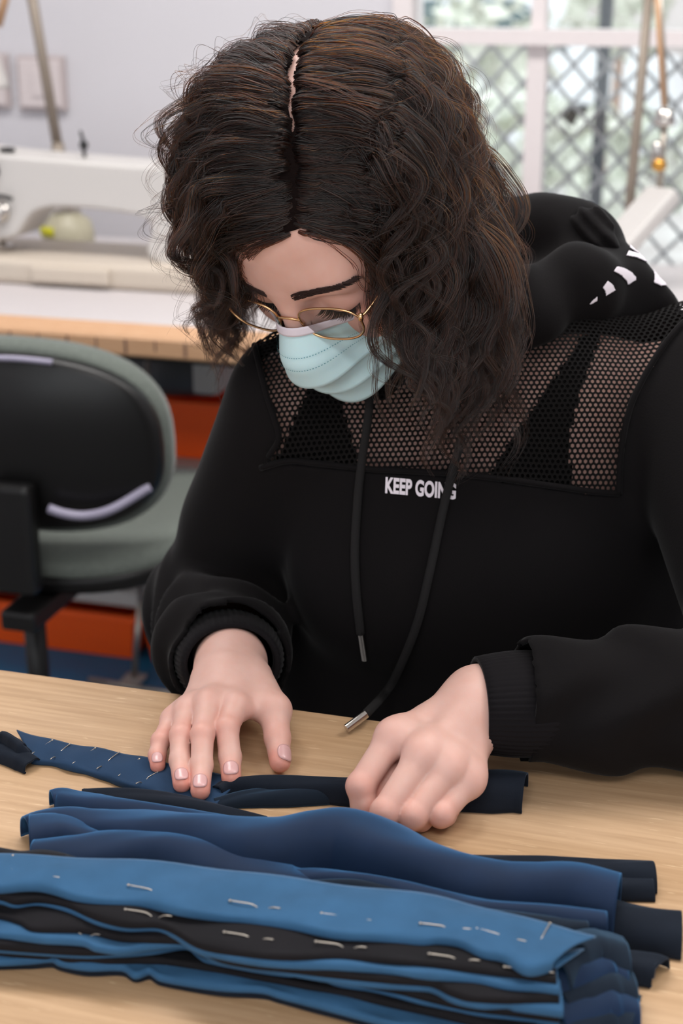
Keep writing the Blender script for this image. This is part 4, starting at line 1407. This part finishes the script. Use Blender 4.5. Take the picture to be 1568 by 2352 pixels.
# ---- glasses
gl = None
def lens_curve(s, n=56):
    a = np.linspace(0, 2 * math.pi, n, endpoint=False)
    e = 2.5
    x = .0248 * np.sign(np.cos(a)) * np.abs(np.cos(a)) ** (2 / e); z = .0160 * np.sign(np.sin(a)) * np.abs(np.sin(a)) ** (2 / e)
    x = x * (1 + .06 * z / .02)
    return np.stack([s * (.0345 + x), .1045 - .10 * np.abs(x + .0) * 0 - .0055 * (np.clip(x + .0248, 0, 1) / .05) ** 1.4 - .06 * z, -.0015 + z], -1)
gl = empty('glasses', tuple(toW(h2c((0, .1, 0)))))
gl.parent = person
gl.location = Vector(toW(h2c((0, .1, 0)))) - ROOT['person']
ROOT['glasses'] = Vector(toW(h2c((0, .1, 0))))
gl['label'] = 'thin gold wire rimmed glasses low on the nose'
for s in (1, -1):
    c = lens_curve(s)
    MB().tube(toW(h2c(np.vstack([c, c[:2]]))), .0009, 8, False).mk('rim', M['gold'], gl, True)
    ctr = c.mean(0)
    lv = np.concatenate([c * .985 + ctr * .015, [ctr + np.array([0, .0022, 0])]])
    mid = (c * .5 + ctr * .5) + np.array([0, .0016, 0])
    n = len(c)
    lv = np.concatenate([c, mid, [ctr + np.array([0, .0022, 0])]])
    lf = [(i, (i + 1) % n, n + (i + 1) % n, n + i) for i in range(n)] + [(n + i, n + (i + 1) % n, 2 * n) for i in range(n)]
    fixn(mk('lens', toW(h2c(lv)), lf, M['lens'], gl))
    hinge = np.array([s * .0605, .0985, .0055])
    MB().tube(toW(h2c(spline([c[4], hinge, (s * .066, .085, .007), (s * .078, .03, .012), (s * .082, -.012, .010), (s * .081, -.04, -.012)], 40))), .0009, 8).mk('temple_arm', M['gold'], gl, True)
    MB().lathe(toW(h2c(hinge)), [(.001, -.003), (.0019, -.0025), (.0019, .0025), (.001, .003)], 12).mk('hinge', M['gold'], gl, True)
    MB().tube(toW(h2c(spline([(s * .0115, .104, -.002), (s * .009, .101, -.006), (s * .010, .098, -.008)], 8))), .0006, 6).mk('nose_pad_arm', M['gold'], gl, True)
    ov = MB().lathe(toW(h2c((s * .0098, .099, -.009))), [(.0004, -.004), (.0024, -.002), (.0024, .002), (.0004, .004)], 12).mk('nose_pad', M['lens'], gl, True)
MB().tube(toW(h2c(spline([(.0102, .1045, .001), (.006, .1065, .0045), (0, .107, .0055), (-.006, .1065, .0045), (-.0102, .1045, .001)], 20))), .001, 8).mk('bridge', M['gold'], gl, True)

# ---- hair
SC_C, SC_R = np.array([0, -.008, .040]), np.array([.078, .098, .087])
def part_x(y): return np.interp(y, [-.06, -.03, .03, .075], [-.006, .000, .023, .031])
def hairline(az):                                  # az measured from the face direction
    return np.interp(np.abs(az), np.radians([0, 22, 45, 62, 80, 100, 130, 180]), [.070, .069, .060, .040, .012, .012, -.030, -.048])
def on_scalp(d): return SC_C + d * SC_R
def lift_out(p, off):
    n = (p - SC_C) / SC_R ** 2; n /= np.linalg.norm(n, axis=1)[:, None]
    for _ in range(4):
        p = p + n * np.clip(off - headsdf(p.astype(np.float32)), 0, .02)[:, None]
    return p
def scalp_ok(p):
    az = np.arctan2(p[:, 0], p[:, 1])
    return p[:, 2] > hairline(az)
# under layer: a thin cap of hair hugging the scalp, open along the parting
NA, NE = 420, 210
azs = np.linspace(-math.pi, math.pi, NA); els = np.linspace(-.9, math.pi / 2 - .01, NE)
AZ, EL = np.meshgrid(azs, els, indexing='ij')
D_ = np.stack([np.sin(AZ) * np.cos(EL), np.cos(AZ) * np.cos(EL), np.sin(EL)], -1).reshape(-1, 3)
Pc = SC_C + D_ * (SC_R + .0012)
Pc += D_ * (.0006 * np.sin(AZ.ravel() * 23 + EL.ravel() * 11))[:, None]
keep = scalp_ok(SC_C + D_ * SC_R - np.array([0, 0, .002])) & ~((np.abs(Pc[:, 0] - part_x(Pc[:, 1]) - .0012 * np.sin(Pc[:, 1] * 260)) < np.interp(Pc[:, 1], [-.04, .0, .035, .075], [.0026, .0020, 0, 0])) & (Pc[:, 1] > -.04) & (Pc[:, 2] > .05))
Pc = lift_out(Pc, .0012)
cv, cf = compact(Pc, grid_faces(NA, NE, keep))
hair = fixn(mk('hair', toW(h2c(cv)), cf, M['haircap'], person))
hair['label'] = 'shoulder length wavy dark brown hair with a centre parting'

G_H = c2h(HT + np.array([0, 0, -1.0]))             # gravity in the head frame
GR = np.random.default_rng(21)
def grow(N, seed, lift_lo, lift_hi, near_part=False):
    g = np.random.default_rng(seed)
    roots = []
    while len(roots) < N:
        d = g.normal(size=(4000, 3)); d /= np.linalg.norm(d, axis=1)[:, None]
        p = on_scalp(d)
        ok = scalp_ok(p) & (np.abs(p[:, 0] - part_x(p[:, 1]) - .0012 * np.sin(p[:, 1] * 260)) > np.interp(p[:, 1], [-.04, .0, .035, .075], [.0012, .0010, .0004, .0003]))
        if near_part:
            ok &= (np.abs(p[:, 0] - part_x(p[:, 1])) < .009) & (p[:, 2] > .06) & (p[:, 1] > -.06)
        roots += list(p[ok])
    p = lift_out(np.array(roots[:N]), .0004)
    side = np.sign(p[:, 0] - part_x(p[:, 1]))
    r0 = p.copy()
    L = np.where(side > 0, g.uniform(.160, .228, N), g.uniform(.135, .180, N))
    back = sstep(.02, -.07, r0[:, 1])                     # hair rooted at the back
    L = L * (1 - .10 * back)
    S = 34
    ds = (L / S)[:, None]
    path = [p.copy()]
    comb0 = np.stack([side * 1.0, np.interp(r0[:, 1], [-.03, .02, .06, .09], [-.22, -.12, .0, .06]), np.interp(r0[:, 1], [0, .06, .09], [.02, -.02, -.08])], -1)
    comb0 += back[:, None] * np.array([0, -.12, -.55])
    comb0 += g.normal(0, .12, comb0.shape)
    prev = comb0 / np.linalg.norm(comb0, axis=1)[:, None]
    low_ = np.clip(1 - (r0[:, 2] - .01) / .105, 0, 1)[:, None]
    prev = prev * (1 - .6 * low_) + G_H * low_ * .6
    prev /= np.linalg.norm(prev, axis=1)[:, None]
    free_ = g.uniform(0, 1, N) < .06
    lift = g.uniform(lift_lo, lift_hi, N) * np.where(side > 0, 1 - .55 * back, 1.0)
    depth = np.clip((p[:, 2] - .02) / .10, 0, 1)
    s = np.zeros(N)
    s0_ = .05 * np.clip(1 - (r0[:, 2] - .01) / .105, 0, 1)
    w1 = g.uniform(.085, .125, N)
    for k in range(S):
        q = (p - SC_C) / SC_R
        n = q / SC_R; n /= np.linalg.norm(n, axis=1)[:, None]
        lv = np.linalg.norm(q, axis=1)
        dist = (lv - 1) * np.linalg.norm(p - SC_C, axis=1) / lv
        w = sstep(.02, 1, (s + s0_) / w1 * .8)
        d = (1 - w)[:, None] * comb0 + (w * 1.0)[:, None] * G_H
        d = .62 * prev + .38 * d
        # keep outside the head: drop the inward part of the motion close to the shell
        lim = .004 + lift * sstep(0, .085, s)
        dn = (d * n).sum(1)
        near = dist < lim + .01
        d = d - np.where(near & (dn < 0), dn, 0)[:, None] * n
        d /= np.linalg.norm(d, axis=1)[:, None] + 1e-9
        p = p + d * ds
        q = (p - SC_C) / SC_R; lv = np.linalg.norm(q, axis=1)
        dist = (lv - 1) * np.linalg.norm(p - SC_C, axis=1) / lv
        push = np.clip(lim - dist, 0, .004)
        p = p + n * push[:, None]
        pull = np.clip(dist - lim, 0, .01) * .55 * (1 - sstep(.10, .16, s)) * (q[:, 2] > -.35)
        p = p - n * pull[:, None]
        p = p + n * np.clip(.002 - headsdf(p.astype(np.float32)), 0, .006)[:, None]
        # face, mask and neck
        fd_ = ell(p, (0, .030, -.030), (.068, .074, .090))
        sidew = np.stack([side, np.zeros(N) - .25, np.zeros(N)], -1)
        p = p + sidew * np.clip(.006 - fd_, 0, .006)[:, None]
        fd2 = ell(p, (0, .036, -.066), (.104, .100, .066))
        p = p + sidew * np.clip(.004 - fd2, 0, .010)[:, None]
        xmin = .073 + .028 * sstep(.01, -.055, p[:, 2])
        zone = (p[:, 2] < .02) & (p[:, 1] > .005) & ~free_
        p[:, 0] += np.where(zone, side * .30 * np.clip(xmin - side * p[:, 0], 0, .05), 0)
        # shoulders
        pc_ = h2c(p).astype(np.float32)
        hv = np.minimum(hoodie_torso(pc_), hoodsdf(pc_))
        m_ = hv < .006
        if m_.any():
            gg = grad(lambda X: np.minimum(hoodie_torso(X), hoodsdf(X)), pc_[m_], 1e-3)
            pn = pc_[m_] + gg * np.clip(.006 - hv[m_], 0, .01)[:, None]
            p[m_] = c2h(pn)
        prev = p - path[-1]; prev /= np.linalg.norm(prev, axis=1)[:, None] + 1e-9
        path.append(p.copy()); s = s + ds[:, 0]
    return np.stack(path, 1), side, L, back            # (N, S+1, 3)

def locks(paths, side, L, back, per, seed, rad0, amp, rspread):
    g = np.random.default_rng(seed)
    N, K, _ = paths.shape
    t = np.linspace(0, 1, K)
    tan = np.gradient(paths, axis=1); tan /= np.linalg.norm(tan, axis=2, keepdims=True) + 1e-9
    ref = np.where(np.abs(tan[..., :1]) < .8, np.array([1.0, 0, 0]), np.array([0, 1.0, 0]))
    u = np.cross(tan, ref); u /= np.linalg.norm(u, axis=2, keepdims=True) + 1e-9
    v = np.cross(tan, u)
    wl = g.uniform(.052, .09, N); ph = g.uniform(0, 6.28, N)
    A = amp * g.uniform(.5, 1.35, N)
    s = t[None] * L[:, None]
    env = sstep(.22, .75, t)[None]
    w1 = A[:, None] * env * np.sin(s / wl[:, None] * 6.283 + ph[:, None])
    w2 = A[:, None] * env * .8 * np.cos(s / wl[:, None] * 6.283 + ph[:, None] * 1.3)
    paths = paths + u * (.003 * np.sin(s * 38 + ph[:, None] * 2) * sstep(.02, .25, t)[None])[..., None]
    base = paths + u * w1[..., None] + v * w2[..., None]
    out, rr = [], []
    for c in range(per):
        r = rspread * np.sqrt(g.uniform(0, 1, N)); a = g.uniform(0, 6.283, N)
        clump = (1 - .72 * sstep(.25, 1, t))[None] * np.minimum(1, .25 + t * 4)[None]
        j1 = (r * np.cos(a))[:, None] * clump; j2 = (r * np.sin(a))[:, None] * clump
        fr = .0012 * env * np.sin(s * g.uniform(120, 260, N)[:, None] + g.uniform(0, 6.28, N)[:, None])
        lenf = g.uniform(.82, 1.06, N)
        P = base + u * (j1 + fr)[..., None] + v * (j2 + fr)[..., None]
        # shorten / lengthen by resampling along the path
        tt = np.clip(t[None] * np.minimum(lenf, 1)[:, None], 0, 1) * (K - 1)
        i0 = np.minimum(tt.astype(int), K - 2); f_ = (tt - i0)[..., None]
        ar = np.arange(N)[:, None]
        P = P[ar, i0] * (1 - f_) + P[ar, i0 + 1] * f_
        out.append(P)
        rr.append(rad0 * g.uniform(.7, 1.2, N)[:, None] * (1 - .75 * t[None] ** 2))
    return np.concatenate(out), np.concatenate(rr)

def hair_curves(name, P, R_, m, parent):
    N, K, _ = P.shape
    hc = bpy.data.hair_curves.new(name)
    hc.add_curves([K] * N)
    pts = (toW(h2c(P.reshape(-1, 3))) - np.array(ROOT[parent.name])).astype(np.float32)
    hc.attributes['position'].data.foreach_set('vector', pts.ravel())
    ra = hc.attributes.get('radius') or hc.attributes.new('radius', 'FLOAT', 'POINT')
    ra.data.foreach_set('value', R_.astype(np.float32).ravel())
    hc.materials.append(m)
    o = bpy.data.objects.new(name, hc)
    COL.objects.link(o)
    o.parent = parent
    o['kind'] = 'stuff'
    return o
pa = grow(430, 5, .012, .030)
P1_, R1_ = locks(*pa, 60, 11, .00017, .0088, .0090)
pb_ = grow(900, 6, .004, .018)
P2_, R2_ = locks(*pb_, 16, 12, .00017, .0070, .008)
pp = grow(320, 9, .002, .012, True)
P4_, R4_ = locks(*pp, 22, 14, .00016, .006, .006)
pf = grow(220, 8, .015, .04)
P3_, R3_ = locks(*pf, 5, 13, .00012, .020, .010)
hair_curves('hair_strands', np.concatenate([P1_, P2_, P3_, P4_]), np.concatenate([R1_, R2_, R3_, R4_]), M['hair'], hair)
SC.cycles_curves.shape = 'RIBBONS'

# ================================================================== FABRIC
def band(name, far, near, zf, zn, m, label, cat='fabric band', group=None, front=.010, wav=0.0, n=120, nv=14, puff=.002, seed=1, back=.012, parent=None, droll=.006):
    """a folded cloth band: far and near pixel edges at heights zf / zn above the table, near fold rolled down and under"""
    rg = np.random.default_rng(seed)
    far, near = spline(far, n), spline(near, n)
    zf = np.interp(np.linspace(0, 1, n), np.linspace(0, 1, len(np.atleast_1d(zf))), np.atleast_1d(zf))
    zn = np.interp(np.linspace(0, 1, n), np.linspace(0, 1, len(np.atleast_1d(zn))), np.atleast_1d(zn))
    if wav:
        x_ = np.linspace(0, 1, n)
        zn = zn + wav * (np.sin(x_ * 23 + seed) + .6 * np.sin(x_ * 41 + 2 * seed))
    Fp = np.array([onz(a, b, z) for (a, b), z in zip(far, zf)]); Np = np.array([onz(a, b, z) for (a, b), z in zip(near, zn)])
    rows = []
    for j in range(nv):
        t = j / (nv - 1)
        p = Fp + (Np - Fp) * t
        p[:, 2] += puff * math.sin(math.pi * t) + .0006 * np.sin(np.linspace(0, 30, n) + t * 5 + seed)
        rows.append(p)
    tow = Fp - Np; tow[:, 2] = 0; tow /= np.linalg.norm(tow, axis=1)[:, None]
    h = np.minimum(front, np.maximum(zn - .0012, .0012))
    for k in range(1, 9):                                  # roll the fold over the near edge
        a = math.pi * k / 8
        p = Np - tow * (np.sin(a) * h * .35)[:, None]
        p[:, 2] = zn - h * (1 - math.cos(a)) / 2
        rows.append(p)
    p = Np + tow * back; p[:, 2] = zn - h
    rows.append(p)
    p = Np + tow * back * 2.2; p[:, 2] = zn - h
    rows.append(p)
    V_ = np.concatenate(rows); K = len(rows)
    f = [(j * n + i, j * n + i + 1, (j + 1) * n + i + 1, (j + 1) * n + i) for j in range(K - 1) for i in range(n - 1)]
    o = mk(name, toW(V_), f, m, parent)
    solid(o, .0011, -1)
    if label: tag(o, label, cat, group)
    return o, Fp, Np

def fold(name, ridge, heights, width, m, label, cat='fabric band', group=None, n=120, lean=.0, drop=None, seed=1, parent=None):
    """a standing rounded fold: ridge pixels at given heights; front side falls to the table (or to z=drop)"""
    ridge = spline(ridge, n)
    hz = np.interp(np.linspace(0, 1, n), np.linspace(0, 1, len(heights)), heights)
    wd = np.interp(np.linspace(0, 1, n), np.linspace(0, 1, len(np.atleast_1d(width))), np.atleast_1d(width))
    Rp = np.array([onz(a, b, z) for (a, b), z in zip(ridge, hz)])
    tg = np.gradient(Rp, axis=0); tg[:, 2] = 0; tg /= np.linalg.norm(tg, axis=1)[:, None]
    nr = np.stack([tg[:, 1], -tg[:, 0], np.zeros(n)], -1)
    nr = np.where((nr[:, 1] > 0)[:, None], -nr, nr)         # towards the camera
    lo_ = np.zeros(n) + (.001 if drop is None else drop)
    rows = []
    prof = [(-.95, 0.0), (-.9, .35), (-.7, .72), (-.34, .95), (0, 1.0), (.26, .95), (.46, .82), (.60, .60), (.70, .34), (.76, .1), (.78, 0.0), (.6, -.001)]
    K = 28
    pr = spline(prof, K)
    s_ = np.concatenate([[0], np.cumsum(np.linalg.norm(np.diff(Rp, axis=0), axis=1))]) / .42
    for j in range(K):
        a, b = pr[j]
        wob = 1 + .10 * np.sin(s_ * 15 + seed + a * 2) + .05 * np.sin(s_ * 37 + 2 * seed)
        q = Rp + nr * (a * wd * wob)[:, None]
        q[:, 2] = lo_ + (hz - lo_) * max(b, 0) + np.sin(s_ * 11 + seed) * .0008 * b + .0011 * np.sin(s_ * 29 + a * 6 + seed * 3) * max(b, 0) * (1 - .5 * b)
        rows.append(q)
    V_ = np.concatenate(rows)
    f = [(j * n + i, j * n + i + 1, (j + 1) * n + i + 1, (j + 1) * n + i) for j in range(K - 1) for i in range(n - 1)]
    o = mk(name, toW(V_), f, m, parent)
    solid(o, .0012, -1)
    if label: tag(o, label, cat, group)
    return o

# ---- the band being pinned: flat twill part, then folded tube on to the right
far = [(38, 1679), (120, 1702), (240, 1724), (330, 1742), (430, 1764), (520, 1782), (560, 1790)]
near = [(72, 1742), (140, 1752), (200, 1768), (275, 1792), (350, 1815), (420, 1838), (500, 1846)]
strip = empty('pinned_strip', tuple(toW(onz(500, 1800, 0))))
tag(strip, 'long navy strip being pinned under the fingers across the table', 'fabric strip')
band('flat_band', far, near, [.0045], [.0045], M['strip'], None, front=.0036, wav=.0006, seed=3, puff=.0015, parent=strip)
fold('folded_tube', [(500, 1812), (530, 1795), (600, 1789), (700, 1790), (800, 1792), (900, 1792), (1000, 1788), (1100, 1786), (1170, 1786), (1206, 1791)], [.008, .012, .014, .014, .015, .016, .016, .018, .019, .018],
     [.006, .009, .010, .010, .012, .014, .016, .017, .019, .020], M['navy'], None, seed=2, parent=strip)
fold('lower_fold', [(492, 1838), (560, 1822), (650, 1814), (760, 1808), (830, 1806)], [.006, .008, .009, .009, .009], [.006, .008, .009, .010, .010], M['bluedk'], None, seed=5, parent=strip)
fold('end_fold', [(-6, 1716), (20, 1720), (50, 1734), (72, 1752)], [.008, .009, .009, .006], .009, M['navy'], None, seed=7, n=40, parent=strip)
fold('end_fold', [(2, 1685), (14, 1688), (40, 1706), (66, 1732)], [.016, .016, .014, .008], [.003, .004, .005, .004], M['navy'], None, seed=8, n=40, drop=.006, parent=strip)

G1 = 'loose blue folds of the rear fabric pile'
fold('fabric_strip', [(188, 1817), (260, 1816), (330, 1822), (420, 1838), (510, 1862), (600, 1890)], [.010, .010, .010, .010, .009, .006], .010, M['navy'], 'narrow near black strip lying behind the rear pile', 'fabric strip', seed=11)
fold('fabric_strip', [(118, 1822), (140, 1818), (180, 1828), (300, 1850), (450, 1878), (560, 1892), (700, 1930)], [.016, .018, .016, .014, .014, .012, .010], [.012, .016, .014, .013, .013, .012, .010], M['satin'], 'blue fold with an upright open end behind the large satin fold', 'fabric strip', G1, seed=12)
fold('fabric_strip', [(58, 1884), (90, 1874), (150, 1868), (210, 1876), (300, 1882), (450, 1884), (560, 1892), (640, 1890), (720, 1876), (790, 1876), (860, 1902), (950, 1944), (1060, 1980), (1150, 1996), (1230, 1996), (1320, 1996), (1422, 2024)],
     [.020, .022, .022, .024, .028, .032, .036, .038, .040, .040, .038, .036, .034, .034, .034, .035, .032], [.014, .016, .020, .024, .026, .028, .030, .030, .030, .030, .030, .028, .026, .025, .025, .026, .026], M['satin'],
     'largest blue satin fold running the whole length of the rear pile', 'fabric strip', G1, seed=13, n=200)
fold('fabric_strip', [(66, 1892), (110, 1888), (150, 1892), (200, 1912), (260, 1926), (340, 1934)], [.024, .024, .022, .018, .014, .010], [.022, .022, .018, .014, .012, .01], M['satin'], 'short dark blue fold end at the near side of the rear pile', 'fabric strip', G1, seed=14, n=60)
fold('fabric_strip', [(72, 1944), (110, 1942), (180, 1936), (260, 1926), (340, 1920), (400, 1924), (470, 1944), (560, 1976), (650, 2004), (740, 2026)], [.020, .021, .022, .024, .026, .026, .025, .024, .022, .016], [.020, .022, .024, .024, .024, .024, .024, .022, .02, .016], M['satin'],
     'blue satin fold arching just behind the pinned stack', 'fabric strip', G1, seed=15)
fold('fabric_strip', [(660, 2006), (740, 2002), (830, 2010), (920, 2030), (1020, 2056), (1120, 2076), (1240, 2090), (1394, 2106)], [.020, .024, .026, .027, .028, .028, .028, .026], [.010, .012, .013, .013, .013, .013, .013, .013], M['satin'], 'thin rolled blue fold with a curled end above the pinned stack', 'fabric strip', G1, seed=16)
fold('fabric_strip', [(720, 2024), (820, 2026), (920, 2050), (1040, 2084), (1150, 2104), (1260, 2118), (1350, 2122)], [.022, .024, .025, .026, .027, .027, .025], [.008, .010, .011, .012, .012, .012, .012], M['bluedk'], 'second rolled blue fold tucked close behind the pinned stack', 'fabric strip', G1, seed=17)
# strips sticking out to the right
G2 = 'navy strip ends at the right of the piles'
fold('fabric_strip', [(1080, 1980), (1200, 1978), (1350, 1982), (1503, 1986)], [.012, .014, .014, .013], .013, M['navy'], 'upper navy strip end sticking out past the satin fold', 'fabric strip', G2, seed=21, n=60)
fold('fabric_strip', [(1300, 2016), (1400, 2018), (1500, 2022)], [.010, .010, .009], .012, M['navy'], 'navy strip end lying right below the upper strip end', 'fabric strip', G2, seed=22, n=40)
fold('fabric_strip', [(1360, 2080), (1420, 2088), (1500, 2100), (1566, 2110)], [.016, .017, .017, .016], .020, M['navy'], 'broad navy strip end reaching the picture edge', 'fabric strip', G2, seed=23, n=50)
fold('fabric_strip', [(1380, 2190), (1430, 2192), (1500, 2204), (1518, 2212)], [.014, .014, .012, .011], .012, M['navy'], 'short navy strip end beside the crumpled stack ends', 'fabric strip', G2, seed=24, n=40)

# ---- the pinned stack, top band first
G3 = 'pinned blue bands of the front stack'
E1f = [(-60, 1962), (0, 1965), (100, 1968), (250, 1975), (400, 1985), (560, 2005), (700, 2023), (850, 2042), (1000, 2060), (1100, 2084), (1200, 2110), (1300, 2136), (1368, 2152)]
E1n = [(-60, 2036), (0, 2032), (90, 2028), (180, 2052), (250, 2062), (345, 2068), (430, 2086), (600, 2108), (690, 2120), (770, 2136), (860, 2142), (960, 2154), (1010, 2150), (1060, 2156), (1110, 2180), (1160, 2190), (1212, 2220), (1270, 2212)]
e1, F1, N1 = band('fabric_band', E1f, E1n, [.041], [.043], M['bluetop'], 'topmost light blue band of the pinned stack', 'fabric band', G3, front=.0045, wav=.0010, seed=31, n=180)
layers = [
    # near edge pixels, height above the table, material, label
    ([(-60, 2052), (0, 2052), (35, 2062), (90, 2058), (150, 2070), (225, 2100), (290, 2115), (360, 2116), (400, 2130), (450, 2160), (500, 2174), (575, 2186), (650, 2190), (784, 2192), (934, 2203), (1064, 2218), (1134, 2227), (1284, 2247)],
     .0375, 'shadecloth', 'broad dark shade band directly under the topmost light blue band'),
    ([(-60, 2064), (0, 2062), (35, 2071), (90, 2067), (150, 2080), (225, 2110), (290, 2124), (360, 2124), (400, 2140), (450, 2172), (500, 2186), (575, 2200), (650, 2208), (784, 2214), (884, 2221), (974, 2233), (1064, 2241), (1104, 2246), (1164, 2258), (1234, 2263), (1290, 2271)],
     .034, 'bluetop', 'second blue band of the pinned stack with a thin shining edge'),
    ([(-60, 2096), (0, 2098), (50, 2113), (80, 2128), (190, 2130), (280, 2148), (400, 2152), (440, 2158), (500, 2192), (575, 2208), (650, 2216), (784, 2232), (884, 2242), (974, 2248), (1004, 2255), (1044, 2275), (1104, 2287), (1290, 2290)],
     .030, 'shadecloth', 'second dark shade band of the pinned stack'),
    ([(-60, 2140), (0, 2140), (50, 2146), (100, 2152), (190, 2158), (220, 2170), (280, 2177), (340, 2168), (410, 2161), (450, 2172), (500, 2198), (575, 2213), (650, 2223), (784, 2245), (884, 2255), (974, 2261), (1004, 2269), (1044, 2289), (1104, 2301), (1164, 2300), (1184, 2306), (1300, 2322)],
     .026, 'bluetop', 'third blue band of the pinned stack carrying one bright pin'),
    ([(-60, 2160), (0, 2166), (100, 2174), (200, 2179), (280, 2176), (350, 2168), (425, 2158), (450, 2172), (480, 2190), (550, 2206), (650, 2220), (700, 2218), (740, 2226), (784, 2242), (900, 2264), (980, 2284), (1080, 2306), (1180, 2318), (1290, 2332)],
     .021, 'shadecloth', 'third dark shade band of the pinned stack'),
    ([(-60, 2170), (0, 2173), (100, 2180), (200, 2186), (280, 2184), (350, 2177), (425, 2166), (450, 2180), (475, 2198), (550, 2213), (650, 2229), (700, 2227), (740, 2236), (784, 2252), (900, 2274), (980, 2294), (1080, 2315), (1180, 2326), (1290, 2342)],
     .0175, 'bluetop', 'fourth blue band of the pinned stack buckled into a ridge'),
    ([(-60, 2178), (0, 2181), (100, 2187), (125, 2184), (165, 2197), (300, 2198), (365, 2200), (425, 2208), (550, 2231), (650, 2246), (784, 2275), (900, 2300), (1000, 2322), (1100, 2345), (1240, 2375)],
     .0135, 'shadecloth', 'lowest dark shade band of the pinned stack'),
    ([(-60, 2202), (0, 2203), (65, 2200), (120, 2195), (140, 2205), (200, 2215), (280, 2215), (310, 2233), (345, 2223), (375, 2240), (500, 2260), (600, 2266), (650, 2280), (784, 2315), (900, 2346), (1000, 2372), (1100, 2400), (1240, 2425)],
     .0095, 'bluetop', 'lowest blue band of the pinned stack'),
    ([(-60, 2212), (0, 2213), (65, 2210), (120, 2206), (140, 2214), (200, 2226), (280, 2226), (310, 2241), (345, 2234), (375, 2250), (500, 2271), (600, 2278), (650, 2292), (784, 2326), (900, 2358), (1000, 2384), (1100, 2410), (1240, 2435)],
     .0045, 'navy', 'thin navy band lying on the wood under the pinned stack'),  # narrow navy band showing just past the lowest blue edge
]
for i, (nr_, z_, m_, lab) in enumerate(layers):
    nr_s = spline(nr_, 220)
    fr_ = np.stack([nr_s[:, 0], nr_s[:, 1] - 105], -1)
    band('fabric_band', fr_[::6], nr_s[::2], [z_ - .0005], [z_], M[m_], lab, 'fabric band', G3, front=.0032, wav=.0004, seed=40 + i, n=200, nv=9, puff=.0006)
# crumpled ends at the right of the stack: each a bent flap
G4 = 'crumpled band ends of the front stack'
cr = [([(1270, 2200), (1310, 2170), (1370, 2150), (1440, 2172)], [.036, .036, .034, .028], .016, 'uppermost crumpled end of the pinned stack', 'bluedk'),
      ([(1270, 2230), (1330, 2210), (1390, 2190), (1440, 2210)], [.028, .030, .028, .022], .016, 'crumpled flap below the uppermost stack end', 'satin'),
      ([(1280, 2270), (1340, 2240), (1400, 2232), (1456, 2250)], [.022, .024, .022, .016], .018, 'middle crumpled flap of the stack end', 'bluedk'),
      ([(1270, 2310), (1340, 2282), (1400, 2270), (1462, 2290)], [.017, .018, .018, .012], .020, 'low crumpled flap of the stack end turned upward', 'satin'),
      ([(1230, 2352), (1320, 2326), (1400, 2310), (1458, 2330)], [.012, .013, .012, .009], .020, 'lowest crumpled flap of the stack end on the wood', 'bluedk')]
for i, (rd, hz, w, lab, m_) in enumerate(cr):
    fold('band_end', rd, hz, w, M[m_], lab, 'fabric band', G4, seed=60 + i, n=44, drop=max(.001, hz[0] - .016))

# ---- pins: steel wire dipping through the cloth
def pin(p0, p1, label, group, up=.0008, dip=True, r=.00036, head=True):
    n = 17
    t = np.linspace(0, 1, n)
    P = p0 + (p1 - p0) * t[:, None]
    P[:, 2] += up
    if dip:
        P[:, 2] -= .0034 * np.exp(-((t - .64) / .12) ** 2)
    root = empty('sewing_pin', tuple(toW(p0)))
    tag(root, label, 'pin', group)
    MB().tube(toW(P), r, 6).mk('shaft', M['steel'], root, True)
    MB().lathe(toW(P[0]), [(.0002, -.0004), (.0008, -.0003), (.0008, .0003), (.0002, .0004)], 8).mk('head', M['steel'], root, True)
ORD = ['first', 'second', 'third', 'fourth', 'fifth', 'sixth', 'seventh']
def pins_on(Fp, Np, spec, label, group, z=.0016):
    for k, (x0, y0, x1, y1, h) in enumerate(spec):
        pin(onz(x0, y0, h), onz(x1, y1, h), label % ORD[k] if '%s' in label else label, group, up=z)
hz1 = .0435
pins_on(None, None, [(28, 2003, 137, 2021, hz1), (295, 2038, 408, 2060, hz1), (528, 2074, 644, 2092, hz1), (738, 2103, 852, 2120, hz1), (965, 2126, 1082, 2140, hz1), (1095, 2138, 1208, 2168, hz1)],
        '%s steel pin from the left along the topmost light blue band', 'pins in the topmost band')
pin(onz(1262, 2126, .043), onz(1216, 2208, .043), 'slanting pale pin near the end of the topmost band', None, up=.0016)
pin(onz(30, 1970, .042), onz(8, 1995, .042), 'short pin at the far corner of the topmost band', None, up=.0016, dip=False)
pins_on(None, None, [(288, 2094, 396, 2110, .0385), (515, 2146, 628, 2164, .0385), (725, 2168, 842, 2182, .0385), (985, 2196, 1102, 2212, .0385), (1158, 2226, 1272, 2240, .0375)],
        '%s steel pin from the left along the broad dark shade band', 'pins in the second band')
pins_on(None, None, [(127, 2137, 238, 2153, .0272)], 'bright pin at the left of the third band', None)
pins_on(None, None, [(302, 2202, 412, 2220, .0105), (540, 2238, 656, 2258, .0105), (776, 2278, 890, 2306, .0105), (1030, 2340, 1140, 2362, .0105)],
        '%s steel pin from the left along the lowest blue band', 'pins in the lowest band')
for k, (x0, y0, x1, y1) in enumerate([(120, 1702, 72, 1734), (160, 1711, 116, 1746), (219, 1720, 166, 1756), (273, 1730, 222, 1768), (320, 1745, 272, 1784), (362, 1775, 312, 1802)]):
    pin(onz(x0, y0, .0062), onz(x1, y1, .0062), ORD[k] + ' slanting pin from the strip end across the flat navy strip', 'pins across the flat strip', up=.0007, dip=True)
